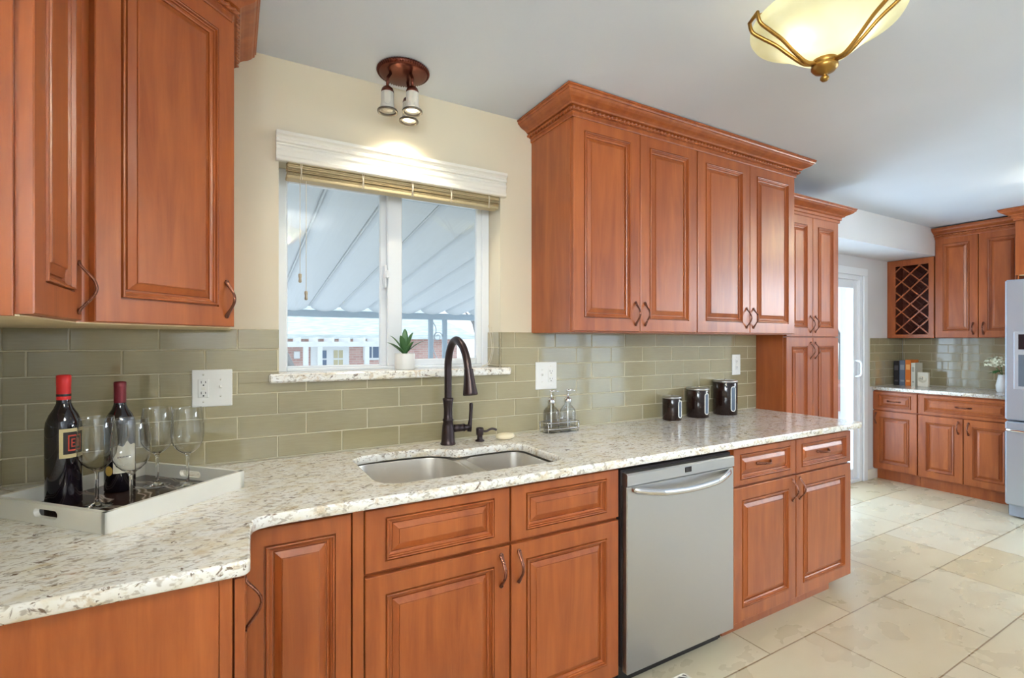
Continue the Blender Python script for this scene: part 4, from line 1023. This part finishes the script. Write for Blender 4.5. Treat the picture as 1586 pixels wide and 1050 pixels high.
# run so that the room is on the right-hand side of the path
pth = [(5.85, 2.1045), (5.85, 1.474)]
def crown_far(mb, path, z):
    mb.sweep(path, [(a, z+b) for a, b in CROWN])
crown_far(m, pth, 2.335); rope(m, pth, 2.360); m.build('cornice', WOOD, c)
M4 = frame((5.56, 1.47, 0), (0, -1))
c = thing('bridge_cabinet', 'deep cherry cabinet above the refrigerator', 'cabinet', (5.86, 1.0, 1.86))
b = MB(); b.box(5.56, 0.50, 1.90, EX-0.002, 1.470, 2.352, 0.001); b.box(5.56, 1.448, 0.0, EX-0.002, 1.4545, 1.90); b.build('carcass', WOOD, c)
b = MB(); b.box(5.56, 0.50, 1.897, EX-0.002, 1.447, 1.900); b.build('bottom_panel', PLY, c)
door(c, M4, 0.07, 1.92, 0.485, 2.345, ('v', 0.455, 1.99)); door(c, M4, 0.49, 1.92, 0.96, 2.345, ('v', 0.52, 1.99))
pth = [(5.848, 1.4705), (5.54, 1.4705), (5.54, 0.50)]
m = MB(); crown_far(m, pth, 2.345); m.build('cornice', WOOD, c)

# refrigerator
fr = thing('refrigerator', 'stainless french-door refrigerator with water dispenser at the right edge', 'refrigerator', (5.6, 0.99, 0))
b = MB(); b.box(5.28, 0.545, 0.02, 6.06, 1.435, 1.80, 0.004); b.build('cabinet_body', RUBBER, fr)
m = MB()
m.box(5.21, 0.993, 0.757, 5.275, 1.437, 1.835, 0.010); d1 = m.build('door', STEELF, fr)
m = MB(); m.box(5.21, 0.545, 0.757, 5.275, 0.987, 1.835, 0.010); d2 = m.build('door', STEELF, fr)
m = MB(); m.box(5.21, 0.545, 0.105, 5.275, 1.437, 0.747, 0.010); d3 = m.build('freezer_drawer', STEELF, fr)
m = MB(); m.box(5.255, 0.56, 0.012, 5.30, 1.425, 0.100, 0.004); m.build('toe_grille', mat('grey_grille', (150, 156, 166), 0.5), fr)
m = MB(); m.box(5.206, 1.13, 0.995, 5.212, 1.385, 1.435, 0.003); dp = m.build('dispenser', mat('silver_dispenser', (196, 202, 210), 0.35, 0.6), d1)
m = MB(); m.box(5.204, 1.15, 1.30, 5.2065, 1.360, 1.415, 0.001); m.build('display', SCREEN, dp)
m = MB(); m.box(5.2045, 1.15, 1.02, 5.2065, 1.360, 1.26, 0.001); m.build('alcove', mat('dispenser_recess', (92, 100, 112), 0.4), dp)
for dpar, yy in ((d1, 1.035), (d2, 0.945)):
    m = MB(); m.tube(bez([(5.211, yy, 0.85), (5.165, yy, 0.88), (5.155, yy, 1.25), (5.165, yy, 1.62), (5.211, yy, 1.65)], 6), 0.012, 12); m.build('handle', CHROME, dpar)
m = MB(); m.tube(bez([(5.211, 1.40, 0.685), (5.17, 1.385, 0.685), (5.155, 1.0, 0.680), (5.17, 0.60, 0.685), (5.211, 0.585, 0.685)], 6), 0.012, 12); m.build('handle', CHROME, d3)

# things on the far counter
def book(name, label, y0, y1, h, d, rgb, band=None, cat='book'):
    t = thing(name, label, cat, (5.97, (y0+y1)/2, 0.9145), group='books on the far counter')
    c = mat(name+'_cover', rgb, 0.5)
    m = MB(); m.box(5.955, y0, 0.9145, 5.955+d, y0+0.003, 0.9145+h); m.box(5.955, y1-0.003, 0.9145, 5.955+d, y1, 0.9145+h); m.box(5.952, y0, 0.9145, 5.956, y1, 0.9145+h, 0.0012); m.build('cover', c, t)
    m = MB(); m.box(5.957, y0+0.0032, 0.918, 5.953+d-0.004, y1-0.0032, 0.911+h); m.build('pages', IVORYL, t)
    if band:
        m = MB(); m.box(5.9512, y0+0.006, 0.9145+h*0.62, 5.9522, y1-0.006, 0.9145+h*0.82); m.box(5.9512, y0+0.008, 0.9145+h*0.15, 5.9522, y1-0.008, 0.9145+h*0.22); m.build('spine_print', mat(name+'_print', band, 0.5), t)
book('blue_book', 'slate blue book between the dark book and the orange book', 2.386, 2.434, 0.256, 0.17, (104, 118, 140), (150, 160, 176))
book('orange_book', 'orange book standing on the far counter', 2.338, 2.383, 0.262, 0.17, (226, 124, 44), (250, 190, 120))
book('white_book', 'thin white book right of the orange book', 2.301, 2.334, 0.232, 0.16, (226, 226, 214), (180, 180, 170))
book('dark_book', 'black book at the left end of the row on the far counter', 2.438, 2.484, 0.246, 0.16, (30, 28, 32), (84, 80, 84))
ck = thing('desk_clock', 'small square white desk clock on the far counter', 'clock', (5.96, 2.236, 0.9145))
m = MB(); m.box(5.945, 2.191, 0.9145, 5.985, 2.281, 1.056, 0.004); m.build('case', mat('cream_clock', (232, 226, 208), 0.4), ck)
m = MB(); m.tube([(5.9446, 2.236, 0.988), (5.943, 2.236, 0.988)], 0.034, 28); m.build('dial', IVORYL, ck)
m = MB(); m.box(5.942, 2.2345, 0.988, 5.9428, 2.2375, 1.012); m.add([(5.942, 2.235, 0.988), (5.942, 2.255, 0.999), (5.942, 2.256, 0.997), (5.942, 2.236, 0.985), (5.9428, 2.235, 0.988), (5.9428, 2.255, 0.999), (5.9428, 2.256, 0.997), (5.9428, 2.236, 0.985)], [(0, 1, 2, 3), (7, 6, 5, 4), (0, 4, 5, 1), (1, 5, 6, 2), (2, 6, 7, 3), (3, 7, 4, 0)]); m.build('hands', BLACK, ck)
vs = thing('flower_vase', 'white hydrangea bouquet in a vase beside the refrigerator', 'flowers', (5.90, 1.640, 0.9145))
m = MB(); m.lathe([(0, 0.0), (0.036, 0.0), (0.042, 0.01), (0.046, 0.06), (0.034, 0.12), (0.030, 0.15), (0.033, 0.155), (0.027, 0.15), (0.031, 0.12), (0, 0.02)], (5.90, 1.640, 0.9145), 28); m.build('vase', CERAM, vs)
random.seed(11)
m = MB()
for hx, hy, hz, hr in ((5.885, 1.705, 1.165, 0.052), (5.88, 1.650, 1.185, 0.05), (5.90, 1.61, 1.17, 0.05)):
    for k in range(70):
        u = random.uniform(-0.5, 1); t = random.uniform(0, 2*PI); r = math.sqrt(1-u*u)
        d = Vector((r*math.cos(t), r*math.sin(t), u)); p = Vector((hx, hy, hz))+d*hr; w = Vector((0.3, 0.5, 0.8)).cross(d).normalized(); e = d.cross(w)
        for q in range(4):
            a = q*PI/2+random.uniform(-.2, .2); c1 = w*math.cos(a)+e*math.sin(a); c2 = w*math.cos(a+0.7)+e*math.sin(a+0.7); c3 = w*math.cos(a-0.7)+e*math.sin(a-0.7)
            m.add([p, p+c2*0.008+d*0.002, p+c1*0.013+d*0.004, p+c3*0.008+d*0.002], [(0, 1, 2, 3)])
m.build('blossom', PETAL, vs)
m = MB()
for az, l_ in ((95, 0.085), (70, 0.07), (120, 0.08), (140, 0.07), (60, 0.06)):
    a = math.radians(az); pts = [(5.89+l_*s*math.cos(a), 1.645+l_*s*math.sin(a), 1.105-0.045*s*s+0.015*s) for s in [i/8 for i in range(9)]]
    m.tube(pts, [0.024*math.sin(PI*min(0.98, 0.1+0.9*i/8)) for i in range(9)], 8, ell=[(1, 0.08)]*9, up=(-math.sin(a), math.cos(a), 0))
m.tube([(5.90, 1.64, 1.06), (5.89, 1.68, 1.13)], 0.003, 6); m.tube([(5.90, 1.64, 1.06), (5.885, 1.65, 1.15)], 0.003, 6); m.build('foliage', LEAFD, vs)

# rug corner on the floor
def rug_mat():
    m, nt, b = new_mat('grey_woven_rug')
    w = N(nt, 'ShaderNodeTexWave'); w.inputs['Scale'].default_value = 26; w.bands_direction = 'DIAGONAL'; nt.links.new(coords(nt), w.inputs['Vector'])
    nt.links.new(ramp(nt, w.outputs[1], [(0.35, s2l((92, 84, 76))), (0.6, s2l((226, 220, 208)))]), b.inputs['Base Color']); setp(b, Roughness=0.95); return m
rg = thing('floor_rug', 'grey and cream striped rug on the floor in front of the dishwasher', 'rug', (1.1, 1.05, 0))
m = MB(); m.slab(rrect(0.50, 0.72, 1.605, 1.402, 0.01, 3), 0.0008, 0.009, [], 0.002); m.build('woven_field', rug_mat(), rg)
m = MB(); pr = rrect(0.50, 0.72, 1.605, 1.402, 0.01, 3); m.tube([(x, y, 0.0065) for x, y in pr+[pr[0]]], 0.0055, 8, caps=False); m.build('bound_edge', mat('cream_binding', (222, 214, 196), 0.9), rg)

# ------------------------------------------------------------------ outdoors
GZ = -0.5
SNOW = mat('pale_snowy_lawn', (226, 230, 230), 0.9)
m = MB(); m.box(-40, 2.75, GZ-0.2, 60, 60, GZ); struct('ground', m, SNOW)
m = MB(); m.box(-40, -40, GZ-0.2, 60, SY-0.25, GZ); struct('ground_south', m, SNOW)
m = MB(); m.box(-1.5, 2.75, GZ, 4.5, 5.8, GZ+0.03); struct('patio_slab', m, mat('patio_concrete', (196, 196, 192), 0.8))
AWN = mat('white_metal_awning', (232, 236, 240), 0.45)
aw = thing('awning', 'white scalloped metal patio awning outside the kitchen window', 'awning', (1.6, 4.0, GZ))
def az_(y): return 1.735-0.131*(y-5.62)
m = MB(); n = 10; top = []; x00 = 0.724-0.305*8
for y in (2.33, 3.4, 4.5, 5.62):
    l = []
    for k in range(15):
        for i in range(n):
            u = i/n; l.append((x00+0.305*(k+u), y, az_(y)-0.050*math.sin(PI*u)**0.8+(0.02 if i == 0 else 0)))
    top.append(l)
m.loops(top, False, False, False, None, 0, False)
m.loops([[(x, y, z+0.004) for x, y, z in reversed(l)] for l in top], False, False, False, None, 0, False)
m.build('scalloped_pans', AWN, aw)
for k in range(15):
    x = x00+0.305*k
    m = MB(); m.add([(x-0.012, 2.33, az_(2.33)+0.022), (x+0.012, 2.33, az_(2.33)+0.022), (x+0.012, 5.62, az_(5.62)+0.022), (x-0.012, 5.62, az_(5.62)+0.022), (x-0.005, 2.33, az_(2.33)+0.0), (x+0.005, 2.33, az_(2.33)+0.0), (x+0.005, 5.62, az_(5.62)+0.0), (x-0.005, 5.62, az_(5.62)+0.0)],
                    [(0, 1, 2, 3), (7, 6, 5, 4), (0, 4, 5, 1), (3, 2, 6, 7), (0, 3, 7, 4), (1, 5, 6, 2)]); m.build('seam_rib', AWN, aw)
AWB = mat('blue_grey_aluminium', (176, 192, 204), 0.5)
m = MB(); m.box(-1.8, 5.62, 1.628, 2.92, 5.72, 1.700, 0.004); m.build('front_beam', AWB, aw)
m = MB(); m.box(-1.7, 2.29, 2.04, 2.84, 2.33, 2.19, 0.003); m.build('ledger', AWB, aw)
for x in (2.065, 2.245, -1.4):
    m = MB(); m.box(x, 5.62, GZ+0.03, x+0.05, 5.67, 1.63, 0.003); m.build('post', AWB, aw)
m = MB()
def scroll(cx, cz, r, s):
    return [(cx+s*r*(1-0.75*t)*math.cos(t*9), 5.645, cz+r*(1-0.75*t)*math.sin(t*9)) for t in [i/40 for i in range(41)]]
for cz, s in ((1.42, 1), (1.05, -1), (0.6, 1)):
    m.tube(scroll(2.18, cz, 0.062, s), 0.006, 6)
m.tube(bez([(2.12, 5.645, 1.60), (2.16, 5.645, 1.50), (2.12, 5.645, 1.30), (2.20, 5.645, 1.10), (2.24, 5.645, 0.95), (2.14, 5.645, 0.7), (2.2, 5.645, 0.4), (2.15, 5.645, GZ+0.05)], 8), 0.006, 6)
m.build('iron_scrollwork', mat('painted_iron', (206, 214, 220), 0.5), aw)
# neighbouring house
def brick_mat():
    m, nt, b = new_mat('pale_red_brick')
    tc = N(nt, 'ShaderNodeTexCoord'); sx = N(nt, 'ShaderNodeSeparateXYZ'); cb = N(nt, 'ShaderNodeCombineXYZ')
    nt.links.new(tc.outputs['Object'], sx.inputs[0])
    ad = N(nt, 'ShaderNodeMath', operation='ADD'); nt.links.new(sx.outputs[0], ad.inputs[0]); nt.links.new(sx.outputs[1], ad.inputs[1])
    nt.links.new(ad.outputs[0], cb.inputs[0]); nt.links.new(sx.outputs[2], cb.inputs[1])
    br = N(nt, 'ShaderNodeTexBrick'); nt.links.new(cb.outputs[0], br.inputs['Vector'])
    br.inputs['Scale'].default_value = 1; br.inputs['Brick Width'].default_value = 0.22; br.inputs['Row Height'].default_value = 0.075; br.inputs['Mortar Size'].default_value = 0.008
    br.inputs['Color1'].default_value = s2l((216, 176, 166)); br.inputs['Color2'].default_value = s2l((202, 156, 146)); br.inputs['Mortar'].default_value = s2l((214, 200, 192))
    nt.links.new(br.outputs[0], b.inputs['Base Color']); setp(b, Roughness=0.85); return m
BRICK = brick_mat()
ho = thing('brick_house', 'brick house with pale snowy roof across the yard', 'house', (3, 18, GZ))
m = MB(); m.box(-6, 16, GZ, 6.9, 21, 1.50); m.build('brick_walls', BRICK, ho)
def roof_mat():
    m, nt, b = new_mat('snow_dusted_shingles')
    n = noise(nt, coords(nt, (1, 1, 8)), 3, 4)
    nt.links.new(ramp(nt, n, [(0.35, s2l((196, 210, 208))), (0.65, s2l((232, 238, 236)))]), b.inputs['Base Color']); setp(b, Roughness=0.8); return m
m = MB(); m.loops([[(-6.6, 15.5, 1.45), (7.4, 15.5, 1.45)], [(-6.6, 15.5, 1.58), (7.4, 15.5, 1.58)], [(-6.6, 18.5, 3.0), (5.6, 18.5, 3.0)], [(-6.6, 21.5, 1.58), (7.4, 21.5, 1.58)], [(-6.6, 21.5, 1.45), (7.4, 21.5, 1.45)], [(-6.6, 15.5, 1.45), (7.4, 15.5, 1.45)]], False, False, False, None, 0, False)
m.add([(7.4, 15.5, 1.58), (7.4, 21.5, 1.58), (5.6, 18.5, 3.0)], [(0, 1, 2)]); m.build('roof', roof_mat(), ho)
HW = mat('house_white_trim', (240, 242, 242), 0.6); HG = mat('house_window_glass', (92, 112, 140), 0.12); HC = mat('curtain', (206, 196, 160), 0.8)
dd_ = MB(); dd_.box(2.10, 15.93, GZ, 3.22, 15.998, 1.25, 0.01); dh = dd_.build('french_door', HW, ho)
m = MB()
for i in range(2):
    for j in range(5): m.box(2.28+i*0.15, 15.915, -0.30+j*0.29, 2.40+i*0.15, 15.94, -0.06+j*0.29)
m.build('pane', HG, dh)
m = MB()
for i in range(2):
    for j in range(5): m.box(2.76+i*0.15, 15.915, -0.30+j*0.29, 2.88+i*0.15, 15.94, -0.06+j*0.29)
m.build('pane', HC, dh)
wi = MB(); wi.box(3.66, 15.94, 0.78, 4.24, 15.998, 1.40, 0.01); wo = wi.build('window', HW, ho)
m = MB(); m.box(3.72, 15.93, 0.85, 3.92, 15.945, 1.34); m.box(3.96, 15.93, 0.85, 4.17, 15.945, 1.34); m.build('pane', HG, wo)
m = MB(); m.box(1.63, 15.90, 0.86, 1.80, 15.998, 1.08, 0.02); m.build('wall_lantern', HW, ho)
pg = thing('pergola', 'white wooden pergola in front of the brick house', 'pergola', (2.4, 15.0, GZ))
m = MB(); m.box(0.2, 14.45, 1.22, 4.0, 14.57, 1.36, 0.01); m.build('beam', HW, pg)
for x in (0.4, 1.72, 2.08, 3.36):
    m = MB(); m.box(x, 14.44, GZ, x+0.13, 14.57, 1.22, 0.01); m.build('post', HW, pg)
for i in range(9):
    x = 0.3+i*0.42; m = MB(); m.box(x, 14.1, 1.36, x+0.06, 15.45, 1.48); m.build('rafter', HW, pg)
fe = thing('picket_fence', 'low dark picket edging along the far yard', 'fence', (3, 12.9, GZ))
m = MB(); m.box(-2, 13.0, 0.50, 9, 13.03, 0.54); m.box(-2, 13.0, -0.30, 9, 13.03, -0.26); m.build('rail', HW, fe)
m = MB()
for i in range(70): m.box(-1.9+i*0.155, 12.97, GZ, -1.84+i*0.155, 13.0, 0.60)
o = m.build('pickets', mat('weathered_picket', (176, 190, 200), 0.7), fe)
m = MB(); m.box(-2, 13.1, GZ, 9, 13.14, 0.52); m.build('snow_bank', SNOW, fe)
def tree(label, x, y, h, spread, seed, leafy, rgb, z0=GZ):
    t = thing('tree', label, 'tree', (x, y, z0)); random.seed(seed)
    m = MB(); tips = []
    def grow(p, d, l, r, k):
        q = p+d*l; m.tube([p, p+d*l*0.5+Vector((random.uniform(-.05, .05)*l,)*3), q], [r, r*0.85, r*0.65], 6)
        if k == 0: tips.append(q); return
        for _ in range(3):
            nd = (d+Vector((random.uniform(-1, 1), random.uniform(-1, 1), random.uniform(-0.35, 0.6)))*spread).normalized(); grow(q, nd, l*0.72, r*0.6, k-1)
    grow(Vector((x, y, z0)), Vector((0, 0, 1)), h*0.36, h*0.028, 4)
    m.build('trunk', mat('grey_bark', (150, 148, 146), 0.9), t)
    if leafy:
        m = MB()
        for p in tips:
            for _ in range(26):
                c = p+Vector((random.gauss(0, .16), random.gauss(0, .16), random.gauss(-0.06, .15))); a = Vector((random.uniform(-1, 1), random.uniform(-1, 1), random.uniform(-1, .3))).normalized()*0.13; b_ = a.cross(Vector((0, 0, 1))).normalized()*0.014
                m.add([c-a, c+b_, c+a, c-b_], [(0, 1, 2, 3)])
        m.build('foliage', mat('needle_foliage_%d' % seed, rgb, 0.8), t)
tree('blue-green spruce tree at the left behind the awning edge', 1.05, 10.2, 3.6, 0.75, 4, True, (120, 140, 150))
tree('bare pale tree beyond the house at the right of the window', 9.3, 19.0, 4.6, 0.8, 8, False, (150, 160, 160))
tree('grey leafy tree at the far right of the window view', 11.2, 21.0, 4.2, 0.7, 21, True, (158, 170, 176))

fn = thing('red_fence', 'low faded red fence outside the sliding glass door', 'fence', (14, 7.2, GZ))
m = MB(); m.box(7, 7.2, -0.2, 22, 7.24, -0.14); m.box(7, 7.2, 0.18, 22, 7.24, 0.24); m.build('rail', mat('faded_red_rail', (176, 120, 112), 0.8), fn)
m = MB()
for i in range(75): m.box(7+i*0.2, 7.17, GZ, 7.18+i*0.2, 7.2, 0.34)
m.build('boards', mat('faded_red_board', (190, 136, 128), 0.8), fn)
tree('pale green leafy tree outside the sliding glass door', 17.6, 8.8, 5.0, 0.8, 33, True, (190, 206, 190))
